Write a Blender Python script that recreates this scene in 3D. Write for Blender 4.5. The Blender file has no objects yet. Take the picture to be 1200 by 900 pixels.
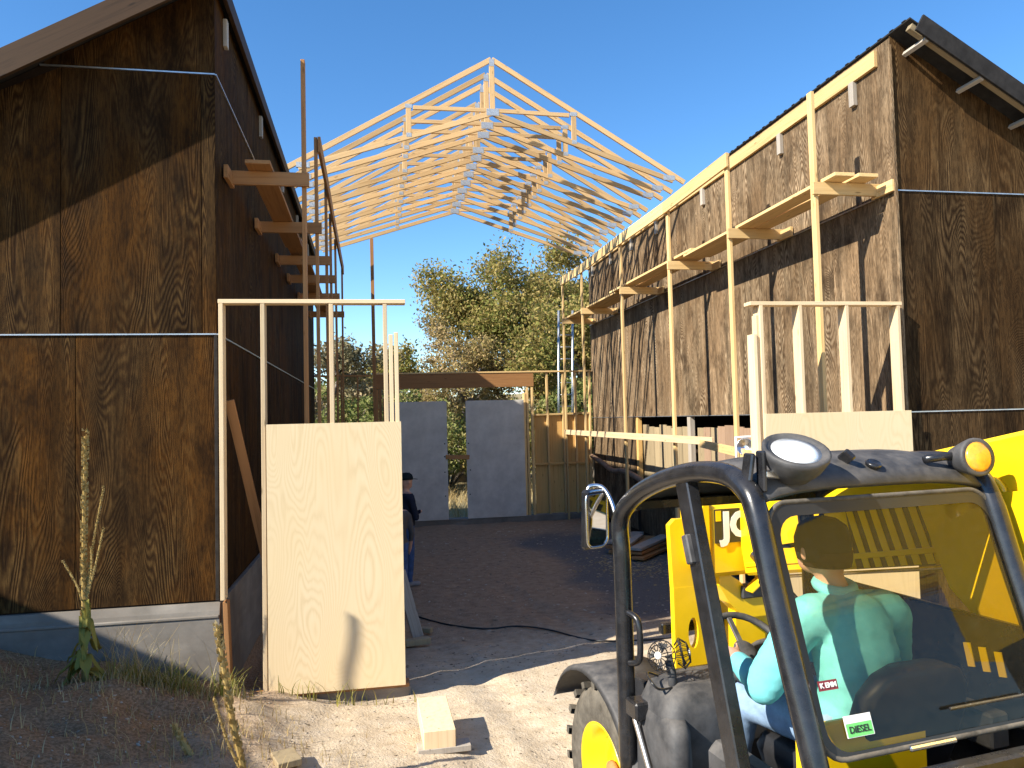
import bpy, bmesh, math, random
import numpy as np
from mathutils import Vector, Matrix, noise
from math import sin, cos, pi, radians, sqrt, atan2
random.seed(7); rng = np.random.default_rng(7)
scene = bpy.context.scene
COL = scene.collection

# ------------------------------------------------------------------ camera
YAW, PITCH, ROLL, FPX, EYE = .183, .045, -.0244, 888., 2.65
fw = Vector((sin(YAW)*cos(PITCH), cos(YAW)*cos(PITCH), sin(PITCH)))
r0 = Vector((cos(YAW), -sin(YAW), 0)); u0 = r0.cross(fw)
rv = r0*cos(ROLL)+u0*sin(ROLL); uv = -r0*sin(ROLL)+u0*cos(ROLL)
cam = bpy.data.objects.new('camera', bpy.data.cameras.new('camera')); COL.objects.link(cam)
cam.data.sensor_fit = 'HORIZONTAL'; cam.data.sensor_width = 36; cam.data.lens = 36*FPX/1200
cam.data.clip_start = .05; cam.data.clip_end = 3000
cam.matrix_world = Matrix(((rv.x, uv.x, -fw.x, 0), (rv.y, uv.y, -fw.y, 0), (rv.z, uv.z, -fw.z, EYE), (0, 0, 0, 1)))
scene.camera = cam

# ------------------------------------------------------------------ sky, sun, exposure
SUN = Vector((1, .42, -.77)).normalized()            # the way the light travels
world = bpy.data.worlds.new('World'); scene.world = world; world.use_nodes = True
wn = world.node_tree; wn.nodes.clear()
sky = wn.nodes.new('ShaderNodeTexSky'); sky.sky_type = 'NISHITA'; sky.sun_disc = False
sky.sun_elevation = math.asin(-SUN.z); sky.sun_rotation = atan2(-SUN.x, -SUN.y)
sky.altitude = 1500; sky.air_density = 1.0; sky.dust_density = .0; sky.ozone_density = 2.0
bg = wn.nodes.new('ShaderNodeBackground'); bg.inputs[1].default_value = .128
wo = wn.nodes.new('ShaderNodeOutputWorld')
hs = wn.nodes.new('ShaderNodeHueSaturation'); hs.inputs['Saturation'].default_value = 1.25
wn.links.new(sky.outputs[0], hs.inputs['Color']); wn.links.new(hs.outputs[0], bg.inputs[0]); wn.links.new(bg.outputs[0], wo.inputs[0])
sl = bpy.data.lights.new('sun', 'SUN'); sl.energy = 5; sl.angle = radians(.5); sl.color = (1, .93, .80)
so = bpy.data.objects.new('sun', sl); COL.objects.link(so); so.location = (-20, -8, 20)
so.rotation_euler = SUN.to_track_quat('-Z', 'Y').to_euler()
vs = scene.view_settings; vs.view_transform = 'Standard'; vs.look = 'None'; vs.exposure = 1.0; vs.gamma = 1
vs.use_curve_mapping = False
scene.cycles.max_bounces = 8; scene.cycles.transparent_max_bounces = 12

# ------------------------------------------------------------------ helpers
WM = {}
def link(o, parent=None, M=None):
    COL.objects.link(o)
    M = M or Matrix.Identity(4); WM[o.name] = M
    if parent is not None:
        o.parent = parent; o.matrix_local = WM[parent.name].inverted() @ M
    else:
        o.matrix_world = M
    return o
def tag(o, label=None, cat=None, group=None, kind=None):
    if label: o['label'] = label
    if cat: o['category'] = cat
    if group: o['group'] = group
    if kind: o['kind'] = kind
    return o
def thing(name, label, cat, loc=(0, 0, 0), rz=0, group=None):
    o = bpy.data.objects.new(name, None); o.empty_display_size = .2
    link(o, None, Matrix.Translation(loc) @ Matrix.Rotation(rz, 4, 'Z'))
    return tag(o, label, cat, group)
def mk(name, verts, faces, mat=None, parent=None, M=None, smooth=False):
    me = bpy.data.meshes.new(name); me.from_pydata([tuple(v) for v in verts], [], faces)
    if mat: me.materials.append(mat)
    if smooth: me.polygons.foreach_set('use_smooth', [True]*len(me.polygons))
    me.update()
    return link(bpy.data.objects.new(name, me), parent, M)
def from_bm(name, bm, mat, parent=None, M=None, smooth=False):
    bmesh.ops.recalc_face_normals(bm, faces=bm.faces)
    me = bpy.data.meshes.new(name); bm.to_mesh(me); bm.free()
    for m in (mat if isinstance(mat, (list, tuple)) else [mat]): me.materials.append(m)
    if smooth: me.polygons.foreach_set('use_smooth', [True]*len(me.polygons))
    return link(bpy.data.objects.new(name, me), parent, M)
_boxes = {}
def box_mesh(dx, dy, dz, mat, bev=.004):
    key = (round(dx, 3), round(dy, 3), round(dz, 3), mat.name, bev)
    if key in _boxes: return _boxes[key]
    bm = bmesh.new(); bmesh.ops.create_cube(bm, size=1)
    bmesh.ops.scale(bm, vec=(dx, dy, dz), verts=bm.verts)
    if bev: bmesh.ops.bevel(bm, geom=bm.edges[:], offset=min(bev, .3*min(dx, dy, dz)), segments=1, affect='EDGES')
    me = bpy.data.meshes.new('box'); bm.to_mesh(me); bm.free(); me.materials.append(mat)
    _boxes[key] = me
    return me
def box(name, c, d, mat, parent=None, R=None, bev=.004):
    me = box_mesh(*d, mat, bev)
    M = Matrix.Translation(c)
    if R is not None: M = M @ R
    return link(bpy.data.objects.new(name, me), parent, M)
def board(name, p0, p1, w, t, mat, parent=None, side=(1, 0, 0), bev=.003):
    """lumber from p0 to p1; w is measured along `side`, t across it"""
    p0, p1 = Vector(p0), Vector(p1); z = (p1-p0); L = z.length; z.normalize()
    x = Vector(side); x = (x-z*x.dot(z)).normalized(); y = z.cross(x)
    M = Matrix(((x.x, y.x, z.x, 0), (x.y, y.y, z.y, 0), (x.z, y.z, z.z, 0), (0, 0, 0, 1)))
    M.translation = (p0+p1)/2
    return link(bpy.data.objects.new(name, box_mesh(w, t, L, mat, bev)), parent, M)
def prism(name, poly, depth, mat, parent=None, M=None, bev=0):
    """polygon in local (x,z), front face at y=0, going back to y=depth"""
    bm = bmesh.new(); a = [bm.verts.new((x, 0, z)) for x, z in poly]; b = [bm.verts.new((x, depth, z)) for x, z in poly]
    n = len(poly); bm.faces.new(a); bm.faces.new(b[::-1])
    for i in range(n): bm.faces.new((a[i], b[i], b[(i+1) % n], a[(i+1) % n]))
    if bev: bmesh.ops.bevel(bm, geom=bm.edges[:], offset=bev, segments=1, affect='EDGES')
    return from_bm(name, bm, mat, parent, M)
def smooth_path(pts, n=6):
    P = [Vector(p) for p in pts]; out = []
    for i in range(len(P)-1):
        a, b, c, d = P[max(i-1, 0)], P[i], P[i+1], P[min(i+2, len(P)-1)]
        for k in range(n):
            t = k/n
            out.append(.5*((2*b)+(c-a)*t+(2*a-5*b+4*c-d)*t*t+(3*b-a-3*c+d)*t**3))
    return out+[P[-1]]
def tube_geo(pts, rad, seg=10, closed=False):
    P = [Vector(p) for p in pts]; n = len(P); V, F = [], []
    up = None
    for i in range(n):
        t = (P[(i+1) % n]-P[i-1]) if closed else (P[min(i+1, n-1)]-P[max(i-1, 0)])
        t.normalize()
        if up is None:
            up = Vector((0, 0, 1)) if abs(t.z) < .9 else Vector((1, 0, 0))
        x = (up-t*up.dot(t)).normalized(); up = x; y = t.cross(x)
        r = rad[i] if isinstance(rad, (list, tuple)) else rad
        for k in range(seg):
            a = 2*pi*k/seg; V.append(P[i]+x*cos(a)*r+y*sin(a)*r)
    m = n if closed else n-1
    for i in range(m):
        for k in range(seg):
            a, b = i*seg+k, i*seg+(k+1) % seg; j = ((i+1) % n)*seg
            F.append((a, b, j+(k+1) % seg, j+k))
    if not closed: F += [tuple(range(seg))[::-1], tuple((n-1)*seg+k for k in range(seg))]
    return V, F
def tube(name, pts, rad, mat, parent=None, M=None, seg=10, closed=False, sm=0):
    if sm: pts = smooth_path(pts, sm)
    V, F = tube_geo(pts, rad, seg, closed)
    if M is not None: V = [v for v in V]
    return mk(name, V, F, mat, parent, M, True)
def lathe(name, prof, mat, parent=None, M=None, seg=24, caps=True):
    V, F = [], []; n = len(prof)
    for r, h in prof:
        for k in range(seg): a = 2*pi*k/seg; V.append((r*cos(a), r*sin(a), h))
    for i in range(n-1):
        for k in range(seg): F.append((i*seg+k, i*seg+(k+1) % seg, (i+1)*seg+(k+1) % seg, (i+1)*seg+k))
    if caps: F.append(tuple(range(seg))[::-1]); F.append(tuple((n-1)*seg+k for k in range(seg)))
    o = mk(name, V, F, mat, parent, M, True)
    return o
def axis_M(loc, axis, hint=(0, 0, 1)):
    z = Vector(axis).normalized(); h = Vector(hint)
    if abs(z.dot(h)) > .98: h = Vector((0, 1, 0))
    x = h.cross(z).normalized(); y = z.cross(x)
    M = Matrix(((x.x, y.x, z.x, 0), (x.y, y.y, z.y, 0), (x.z, y.z, z.z, 0), (0, 0, 0, 1))); M.translation = Vector(loc)
    return M
def bulk(name, V, F, mat, parent=None, M=None, smooth=False):
    """numpy verts (n,3), faces (m,k)"""
    V = np.asarray(V, np.float32); F = np.asarray(F, np.int32); m, k = F.shape
    me = bpy.data.meshes.new(name); me.vertices.add(len(V)); me.vertices.foreach_set('co', V.ravel())
    me.loops.add(m*k); me.loops.foreach_set('vertex_index', F.ravel())
    me.polygons.add(m); me.polygons.foreach_set('loop_start', np.arange(0, m*k, k, dtype=np.int32))
    me.polygons.foreach_set('loop_total', np.full(m, k, np.int32))
    if smooth: me.polygons.foreach_set('use_smooth', np.ones(m, bool))
    me.update(calc_edges=True)
    if mat: me.materials.append(mat)
    return link(bpy.data.objects.new(name, me), parent, M)
def text_obj(name, s, size, mat, parent, M, bold=0.0):
    cu = bpy.data.curves.new(name, 'FONT'); cu.body = s; cu.size = size; cu.extrude = .001; cu.offset = bold
    cu.align_x = 'CENTER'; cu.align_y = 'CENTER'; cu.resolution_u = 3
    t = bpy.data.objects.new(name+'_tmp', cu); COL.objects.link(t)
    dg = bpy.context.evaluated_depsgraph_get(); me = bpy.data.meshes.new_from_object(t.evaluated_get(dg))
    bpy.data.objects.remove(t); me.materials.clear(); me.materials.append(mat)
    return link(bpy.data.objects.new(name, me), parent, M)

# ------------------------------------------------------------------ materials
class NT:
    def __init__(s, name, rough=.6, spec=.5):
        s.m = bpy.data.materials.new(name); s.m.use_nodes = True; s.t = s.m.node_tree
        s.b = s.t.nodes['Principled BSDF']; s.b.inputs['Roughness'].default_value = rough; s.b.inputs['Specular IOR Level'].default_value = spec
    def n(s, ty, **kw):
        nd = s.t.nodes.new('ShaderNode'+ty)
        for k, v in kw.items():
            if k.startswith('_'): setattr(nd, k[1:], v)
        return nd
    def l(s, a, b): s.t.links.new(a, b)
    def set(s, sock, v):
        if hasattr(v, 'is_output'): s.l(v, sock)
        else: sock.default_value = v
    def coord(s, kind='Object', scale=(1, 1, 1), rnd=True):
        tc = s.n('TexCoord'); out = tc.outputs[kind]
        if rnd:
            oi = s.n('ObjectInfo'); mu = s.n('Math', _operation='MULTIPLY'); s.l(oi.outputs['Random'], mu.inputs[0]); mu.inputs[1].default_value = 37.
            va = s.n('VectorMath', _operation='ADD'); s.l(out, va.inputs[0]); s.l(mu.outputs[0], va.inputs[1]); out = va.outputs[0]
        vm = s.n('VectorMath', _operation='MULTIPLY'); s.l(out, vm.inputs[0]); vm.inputs[1].default_value = scale
        return vm.outputs[0]
    def noise(s, vec, scale=1., detail=3., rough=.55, dist=0.):
        nd = s.n('TexNoise'); s.l(vec, nd.inputs['Vector'])
        for k, v in (('Scale', scale), ('Detail', detail), ('Roughness', rough), ('Distortion', dist)): nd.inputs[k].default_value = v
        return nd.outputs['Fac']
    def math(s, op, a, b=0.):
        nd = s.n('Math', _operation=op); s.set(nd.inputs[0], a); s.set(nd.inputs[1], b); return nd.outputs[0]
    def ramp(s, fac, stops, interp='LINEAR'):
        nd = s.n('ValToRGB'); cr = nd.color_ramp; cr.interpolation = interp
        while len(cr.elements) < len(stops): cr.elements.new(.5)
        for e, (p, c) in zip(cr.elements, stops): e.position = p; e.color = (*c, 1) if len(c) == 3 else c
        s.l(fac, nd.inputs[0]); return nd.outputs[0]
    def mix(s, fac, a, b, mode='MIX'):
        nd = s.n('Mix', _data_type='RGBA', _blend_type=mode); s.set(nd.inputs[0], fac)
        for i, v in ((6, a), (7, b)):
            if hasattr(v, 'is_output'): s.l(v, nd.inputs[i])
            else: nd.inputs[i].default_value = (*v, 1)
        return nd.outputs[2]
    def rndv(s): return s.n('ObjectInfo').outputs['Random']
    def color(s, c):
        if hasattr(c, 'is_output'): s.l(c, s.b.inputs['Base Color'])
        else: s.b.inputs['Base Color'].default_value = (*c, 1)
    def bump(s, h, strength=.3, dist=.01):
        nd = s.n('Bump'); nd.inputs['Strength'].default_value = strength; nd.inputs['Distance'].default_value = dist
        s.l(h, nd.inputs['Height']); s.l(nd.outputs[0], s.b.inputs['Normal'])
def G(v): return (v, v, v)
def ply_grain(k, freq=9., xs=2.2, zs=.34):
    """contour lines of a stretched noise: the cathedral figure of rotary-cut veneer (local x across, z along)"""
    c = k.coord(scale=(xs, xs, zs)); n1 = k.noise(c, 1., 1.6, .45, .5)
    fib = k.noise(k.coord(scale=(150, 150, 3.)), 1., 2., .6)
    w = k.math('MULTIPLY', n1, freq*6.28*2); w = k.math('ADD', w, k.math('MULTIPLY', fib, 1.6))
    w = k.math('ADD', w, k.math('MULTIPLY', k.noise(k.coord(scale=(20, 20, 2.2)), 1., 3., .6), 5.))
    g = k.math('ADD', k.math('MULTIPLY', k.math('SINE', w), .5), .5); g = k.math('POWER', g, .7)
    mask = k.ramp(k.noise(k.coord(scale=(2.6, 2.6, .5)), 1., 2.), [(.35, G(.15)), (.62, G(1))])
    g = k.math('ADD', k.math('MULTIPLY', k.math('SUBTRACT', g, .62), mask), .62)
    return g, fib
def stained_ply(name, dark, light, hi, blotch, freq=9., bump=.5):
    k = NT(name, .78, .05); g, fib = ply_grain(k, freq)
    g2 = k.math('ADD', k.math('MULTIPLY', g, .75), k.math('MULTIPLY', fib, .35))
    c = k.ramp(g2, [(.12, dark), (.55, light), (.95, hi)])
    b1 = k.noise(k.coord(scale=(1.5, 1.5, .6)), 1., 3., .6)
    c = k.mix(k.ramp(b1, [(.42, G(0)), (.62, G(.80))]), c, blotch)
    b3 = k.noise(k.coord(scale=(2.6, 2.6, 1.3)), 1., 5., .7, .4); c = k.mix(k.ramp(b3, [(.50, G(0)), (.66, G(.75))]), c, tuple(x*.75 for x in dark))
    b4 = k.noise(k.coord(scale=(60, 60, 9)), 1., 3., .7); c = k.mix(k.ramp(b4, [(.40, G(.5)), (.55, G(0))]), c, tuple(x*.8 for x in dark))
    b2 = k.noise(k.coord(scale=(9, 9, .8)), 1., 4., .65)
    c = k.mix(k.ramp(b2, [(.35, G(.55)), (.65, G(0))]), c, tuple(x*.4 for x in dark))
    v = k.math('ADD', k.math('MULTIPLY', k.rndv(), .5), .75)
    cc = k.n('VectorMath', _operation='SCALE'); k.l(c, cc.inputs[0]); k.l(v, cc.inputs['Scale']); k.color(cc.outputs[0])
    k.bump(g2, bump, .006); return k.m
def lumber_mat(name, base, dark, rough=.6, knots=True, sat=1.):
    k = NT(name, rough, .15)
    g = k.noise(k.coord(scale=(26, 26, 1.1)), 1., 3., .6, .6); f = k.noise(k.coord(scale=(170, 170, 4)), 1., 2.)
    g2 = k.math('ADD', k.math('MULTIPLY', g, .75), k.math('MULTIPLY', f, .3))
    c = k.ramp(g2, [(.3, dark), (.52, base), (.8, tuple(min(1, x*1.12) for x in base))])
    if knots:
        vo = k.n('TexVoronoi'); k.l(k.coord(scale=(11, 11, 2.6)), vo.inputs['Vector']); vo.inputs['Scale'].default_value = 1
        c = k.mix(k.ramp(vo.outputs['Distance'], [(.05, G(.8)), (.13, G(0))]), c, tuple(x*.4 for x in dark))
    v = k.math('ADD', k.math('MULTIPLY', k.rndv(), .35), .78)
    cc = k.n('VectorMath', _operation='SCALE'); k.l(c, cc.inputs[0]); k.l(v, cc.inputs['Scale']); k.color(cc.outputs[0])
    k.bump(g2, .15, .003); return k.m
def plain(name, c, rough=.5, metal=0., var=.15, scale=6., coat=0., bump=0., dust=0.):
    k = NT(name, rough, .12 if rough >= .75 else .5); n1 = k.noise(k.coord(rnd=False), scale, 5., .65)
    k.color(k.ramp(n1, [(.3, tuple(x*(1-var) for x in c)), (.7, tuple(min(1, x*(1+var)) for x in c))]))
    k.b.inputs['Metallic'].default_value = metal; k.b.inputs['Coat Weight'].default_value = coat
    if dust:
        ge = k.n('NewGeometry'); sx = k.n('SeparateXYZ'); k.l(ge.outputs['Normal'], sx.inputs[0])
        up_ = k.n('MapRange'); k.l(sx.outputs[2], up_.inputs[0]); up_.inputs[1].default_value = -.1; up_.inputs[2].default_value = .9
        dn_ = k.ramp(k.noise(k.coord(rnd=False), 9., 6., .7), [(.38, G(.1)), (.68, G(1))]); f_ = k.math('MULTIPLY', k.math('MULTIPLY', up_.outputs[0], dn_), dust)
        sp_ = k.ramp(k.noise(k.coord(rnd=False), 160., 2., .6), [(.66, G(0)), (.72, G(.5))]); f_ = k.math('MAXIMUM', f_, k.math('MULTIPLY', sp_, dust))
        old = k.b.inputs['Base Color'].links[0].from_socket; k.color(k.mix(f_, old, (.34, .28, .21)))
        k.l(k.math('ADD', k.math('MULTIPLY', f_, .6), rough), k.b.inputs['Roughness'])
    if bump: k.bump(k.noise(k.coord(rnd=False), scale*14, 3.), bump, .004)
    return k.m
M = {}
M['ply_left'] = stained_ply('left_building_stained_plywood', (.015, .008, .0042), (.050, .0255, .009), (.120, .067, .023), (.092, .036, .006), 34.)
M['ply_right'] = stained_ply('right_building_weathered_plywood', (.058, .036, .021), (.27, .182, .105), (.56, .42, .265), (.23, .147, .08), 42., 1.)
M['ply_right_front'] = stained_ply('right_building_front_plywood', (.022, .012, .006), (.085, .050, .022), (.17, .105, .048), (.085, .043, .015), 34., .6)
M['ply_new'] = None
k = NT('new_yellow_plywood', .6, .1); g, fib = ply_grain(k, 22., 2.0, .5)
c = k.ramp(k.math('ADD', k.math('MULTIPLY', g, .6), k.math('MULTIPLY', fib, .4)), [(.1, (.64, .49, .29)), (.5, (.71, .56, .345)), (.9, (.75, .605, .39))])
b1 = k.noise(k.coord(scale=(1.2, 1.2, .5)), 1., 2.); k.color(k.mix(k.ramp(b1, [(.4, G(0)), (.7, G(.5))]), c, (.74, .55, .30))); k.bump(g, .1, .002); M['ply_new'] = k.m
M['ply_ochre'] = lumber_mat('ochre_plywood_sheathing', (.62, .38, .14), (.47, .26, .085))
M['fir'] = lumber_mat('new_fir_lumber', (.69, .53, .33), (.57, .40, .22))
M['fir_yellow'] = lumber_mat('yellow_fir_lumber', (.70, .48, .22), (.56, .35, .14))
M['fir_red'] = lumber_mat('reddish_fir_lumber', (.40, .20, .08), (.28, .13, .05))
M['truss'] = lumber_mat('truss_lumber', (.61, .40, .195), (.45, .27, .115))
M['grey_wood'] = lumber_mat('silvered_wood', (.42, .37, .31), (.27, .23, .19))
M['old_board'] = lumber_mat('tan_old_board', (.36, .28, .17), (.25, .19, .115))
M['pink_board'] = lumber_mat('pinkish_old_board', (.32, .215, .145), (.22, .14, .09))
M['fascia'] = lumber_mat('dark_stained_fascia', (.055, .030, .015), (.03, .016, .008))
M['core'] = plain('dark_wall_core', (.03, .02, .014), .9)
M['flash'] = plain('galvanised_flashing', (.55, .56, .57), .35, .8, .2, 9.)
M['plate'] = plain('galvanised_gusset', (.46, .48, .50), .5, .5, .35, 60.)
M['black_metal'] = plain('black_roofing', (.026, .024, .023), .78, 0, .4)
M['panel_white'] = plain('grey_white_board', (.60, .565, .51), .7, 0, .18, 2.2, 0, .2)
M['black_paint'] = plain('black_gloss_paint', (.014, .0145, .017), .26, 0, .5, 14., .2, .05, .07)
M['black_dusty'] = plain('dusty_black_plastic', (.05, .05, .053), .6, 0, .45, 9., 0, .15, .22)
M['rubber'] = plain('dusty_rubber', (.10, .09, .075), .9, 0, .5, 12., 0, .4, .5)
M['yellow'] = plain('yellow_machine_paint', (.90, .57, .005), .35, 0, .06, 5., .25, 0, .08)
M['chrome'] = plain('bright_steel', (.7, .7, .7), .25, 1., .1)
M['lens'] = plain('clear_lens', (.80, .82, .84), .15, .2, .1, 30., .6)
M['amber'] = plain('amber_lens', (.85, .38, .03), .25, 0, .2, 40., .8)
M['mirror'] = plain('mirror_glass', (.75, .76, .78), .03, 1., .02)
M['white_paint'] = plain('white_lettering', (.82, .82, .80), .5)
M['black_decal'] = plain('black_decal', (.02, .02, .02), .4)
M['green'] = plain('green_sticker', (.16, .62, .16), .5)
M['maroon'] = plain('maroon_sticker', (.2, .02, .03), .5)
M['skin'] = plain('skin', (.52, .29, .20), .55, 0, .1)
M['teal'] = plain('teal_shirt_cloth', (.17, .55, .58), .85, 0, .12, 8., 0, .2)
M['jeans'] = plain('washed_jeans', (.22, .32, .47), .9, 0, .3, 11., 0, .3)
M['dark_jeans'] = plain('blue_jeans', (.06, .11, .25), .9, 0, .3, 11.)
M['navy'] = plain('navy_shirt', (.02, .024, .04), .9)
M['grey_shirt'] = plain('grey_sweatshirt', (.09, .085, .085), .9)
M['cap'] = plain('dark_cap_cloth', (.014, .020, .022), .9, 0, .2, 20., 0, .2)
M['hair'] = plain('dark_hair', (.03, .022, .018), .8)
M['shoe'] = plain('grey_shoe', (.25, .25, .26), .8)
M['cord'] = plain('black_cord', (.02, .02, .02), .6)
M['tarp'] = plain('brown_tarp', (.24, .16, .11), .8, 0, .4, 5., 0, .3)
M['bark'] = plain('grey_oak_bark', (.21, .18, .155), .95, 0, .5, 4., 0, .8)
M['seat'] = plain('black_vinyl', (.016, .016, .018), .5, 0, .4)
# concrete
k = NT('board_formed_concrete', .85, .1)
n1 = k.noise(k.coord('Object', (2.2, 2.2, 2.2), False), 1., 6., .65); n2 = k.noise(k.coord('Object', (.7, .7, 5.), False), 1., 4.)
c = k.ramp(n1, [(.3, (.15, .135, .115)), (.7, (.29, .26, .225))]); c = k.mix(k.ramp(n2, [(.45, G(.5)), (.6, G(0))]), c, (.17, .145, .12))
k.color(c); k.bump(n1, .3, .01); M['concrete'] = k.m
# ground
k = NT('dirt', .95, .03)
c0 = k.coord('Object', (1, 1, 1), False)
n1 = k.noise(c0, .55, 6., .62); n2 = k.noise(c0, 7., 6., .7); n3 = k.noise(c0, 42., 3., .7)
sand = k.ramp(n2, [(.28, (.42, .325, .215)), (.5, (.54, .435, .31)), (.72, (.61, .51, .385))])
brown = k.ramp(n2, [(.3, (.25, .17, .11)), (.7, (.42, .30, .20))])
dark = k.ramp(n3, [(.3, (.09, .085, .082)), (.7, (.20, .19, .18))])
sep = k.n('SeparateXYZ'); k.l(c0, sep.inputs[0])
wob = k.math('MULTIPLY', k.math('SUBTRACT', n1, .5), 3.2)
def smst(v, a, b):
    nd = k.n('MapRange', _interpolation_type='SMOOTHSTEP'); k.l(v, nd.inputs[0]); nd.inputs[1].default_value = a; nd.inputs[2].default_value = b; return nd.outputs[0]
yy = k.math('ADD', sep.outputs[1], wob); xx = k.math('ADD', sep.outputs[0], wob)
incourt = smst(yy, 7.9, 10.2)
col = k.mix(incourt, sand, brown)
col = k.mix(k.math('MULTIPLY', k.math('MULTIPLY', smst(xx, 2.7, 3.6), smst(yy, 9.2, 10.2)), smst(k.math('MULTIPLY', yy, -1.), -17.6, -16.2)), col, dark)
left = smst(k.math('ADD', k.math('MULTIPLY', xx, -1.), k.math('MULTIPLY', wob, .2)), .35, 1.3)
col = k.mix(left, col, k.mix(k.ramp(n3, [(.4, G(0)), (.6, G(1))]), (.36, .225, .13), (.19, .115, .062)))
grassy = smst(sep.outputs[1], 20.2, 22.)
col = k.mix(grassy, col, k.ramp(n2, [(.3, (.22, .17, .08)), (.7, (.42, .34, .19))]))
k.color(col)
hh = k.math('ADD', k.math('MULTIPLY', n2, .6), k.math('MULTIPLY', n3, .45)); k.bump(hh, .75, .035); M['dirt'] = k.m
# leaves
def leaf_mat(name, stops):
    k = NT(name, .7, .15); gi = k.n('NewGeometry'); n1 = k.noise(k.coord('Object', (.5, .5, .5), False), 1., 3.)
    f = k.math('ADD', k.math('MULTIPLY', gi.outputs['Random Per Island'], .55), k.math('MULTIPLY', n1, .75))
    c = k.ramp(f, stops); k.color(c)
    tr = k.n('BsdfTranslucent'); k.l(c, tr.inputs[0]); mx = k.n('MixShader'); mx.inputs[0].default_value = .3
    out = k.t.nodes['Material Output']; k.l(k.b.outputs[0], mx.inputs[1]); k.l(tr.outputs[0], mx.inputs[2]); k.l(mx.outputs[0], out.inputs[0])
    return k.m
M['leaf_olive'] = leaf_mat('olive_oak_leaves', [(.25, (0.087, 0.106, 0.023)), (.5, (0.186, 0.192, 0.046)), (.72, (0.335, 0.261, 0.078)), (.9, (0.410, 0.311, 0.120))])
M['leaf_brown'] = leaf_mat('bronze_oak_leaves', [(.25, (0.129, 0.118, 0.041)), (.5, (0.281, 0.225, 0.076)), (.72, (0.398, 0.287, 0.118)), (.9, (0.444, 0.315, 0.162))])
M['leaf_green'] = leaf_mat('green_bush_leaves', [(.25, (0.049, 0.084, 0.021)), (.5, (0.140, 0.175, 0.042)), (.75, (0.252, 0.259, 0.084)), (.9, (0.350, 0.308, 0.126))])
M['leaf_grey'] = leaf_mat('grey_green_leaves', [(.25, (0.111, 0.108, 0.054)), (.5, (0.223, 0.196, 0.102)), (.75, (0.327, 0.270, 0.151)), (.9, (0.386, 0.297, 0.173))])
M['weed_green'] = leaf_mat('weed_leaves', [(.25, (.10, .12, .02)), (.5, (.20, .20, .035)), (.75, (.32, .28, .07)), (.9, (.36, .30, .12))])
M['straw'] = leaf_mat('dry_straw', [(.25, (.22, .15, .06)), (.5, (.36, .26, .11)), (.75, (.48, .37, .18)), (.9, (.56, .46, .26))])
M['stalk'] = leaf_mat('dry_mullein_stalk', [(.25, (.26, .17, .05)), (.5, (.44, .30, .10)), (.75, (.58, .43, .17)), (.9, (.66, .52, .25))])
M['chips'] = leaf_mat('chips_and_stones', [(.25, (.10, .08, .06)), (.5, (.26, .20, .14)), (.75, (.40, .32, .23)), (.9, (.55, .48, .38))])
# tinted glass
k = NT('smoked_glass'); out = k.t.nodes['Material Output']; k.t.nodes.remove(k.b)
tr = k.n('BsdfTransparent'); tr.inputs[0].default_value = (.84, .76, .58, 1); gl = k.n('BsdfGlossy'); gl.inputs['Roughness'].default_value = .03
fr = k.n('Fresnel'); fr.inputs[0].default_value = 1.5; mx = k.n('MixShader')
df = k.n('BsdfDiffuse'); df.inputs[0].default_value = (.5, .45, .36, 1); mx2 = k.n('MixShader')
dn = k.noise(k.coord(rnd=False), 40., 4., .7); k.l(k.math('MULTIPLY', k.ramp(dn, [(.35, G(.25)), (.75, G(1))]), .025), mx2.inputs[0])
k.l(tr.outputs[0], mx2.inputs[1]); k.l(df.outputs[0], mx2.inputs[2])
k.l(k.math('MULTIPLY', fr.outputs[0], .7), mx.inputs[0]); k.l(mx2.outputs[0], mx.inputs[1]); k.l(gl.outputs[0], mx.inputs[2]); k.l(mx.outputs[0], out.inputs[0]); M['glass'] = k.m

# ------------------------------------------------------------------ ground
XL, XR, YF, YB = -1.405, 5.74, 7.36, 19.4
def sst(a, b, v): t = min(1, max(0, (v-a)/(b-a))); return t*t*(3-2*t)
def gh(x, y):
    x0 = -.05+.42*(7.3-y) if y < 7.3 else -.05
    h = .245*(x0-x); h = .5*(h+sqrt(h*h+.01))
    h = min(h, 1.25)*(1-sst(.4, 1.3, x))
    if y > YF-.1: h = h*max(0, 1-(y-YF+.1)*5) if x > XL else h
    h += .09*sst(9.2, 7.2, y)*sst(3.2, 6.2, y)*sst(-.6, .6, x)*(1-sst(4, 6, x))
    if 3.4 < y < 12 and .2 < x < 4.5:
        for c_ in (1.15, 3.0):
            d_ = x-c_+.16*(y-6)-.2*sin(y*.35); h += -.018*math.exp(-(d_/.16)**2)*(1+.5*sin(y*26+abs(d_)*18))+.009*math.exp(-((abs(d_)-.28)/.08)**2)
    near = sst(40, 22, y)
    h += (.030*noise.noise((x*.9, y*.9, 0))+.016*noise.noise((x*3.1, y*3.1, 3))+.008*noise.noise((x*9, y*9, 5)))*near*(1 if y > 2 else .4)
    if x < 0 and y < 7.3: h += sst(0, -1.2, x)*(.10*noise.noise((x*1.6, y*1.6, 9))+.05*noise.noise((x*4.2, y*4.2, 2)))
    if y > 22: h += .012*(y-22)
    if y > 60: h += .05*(y-60)*(.6+.4*noise.noise((x*.01, y*.01, 1)))
    return h
def axis(parts):
    out = []
    for a, b, n in parts: out += list(np.linspace(a, b, n, endpoint=False))
    return out
gx = axis([(-400, -40, 10), (-40, -8, 12), (-8, -3.6, 22), (-3.6, 3.2, 112), (3.2, 7, 38), (7, 40, 20), (40, 400, 11)])
gy = axis([(-120, -8, 9), (-8, 3.4, 22), (3.4, 10.5, 118), (10.5, 20, 90), (20, 40, 40), (40, 520, 24)])
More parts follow.
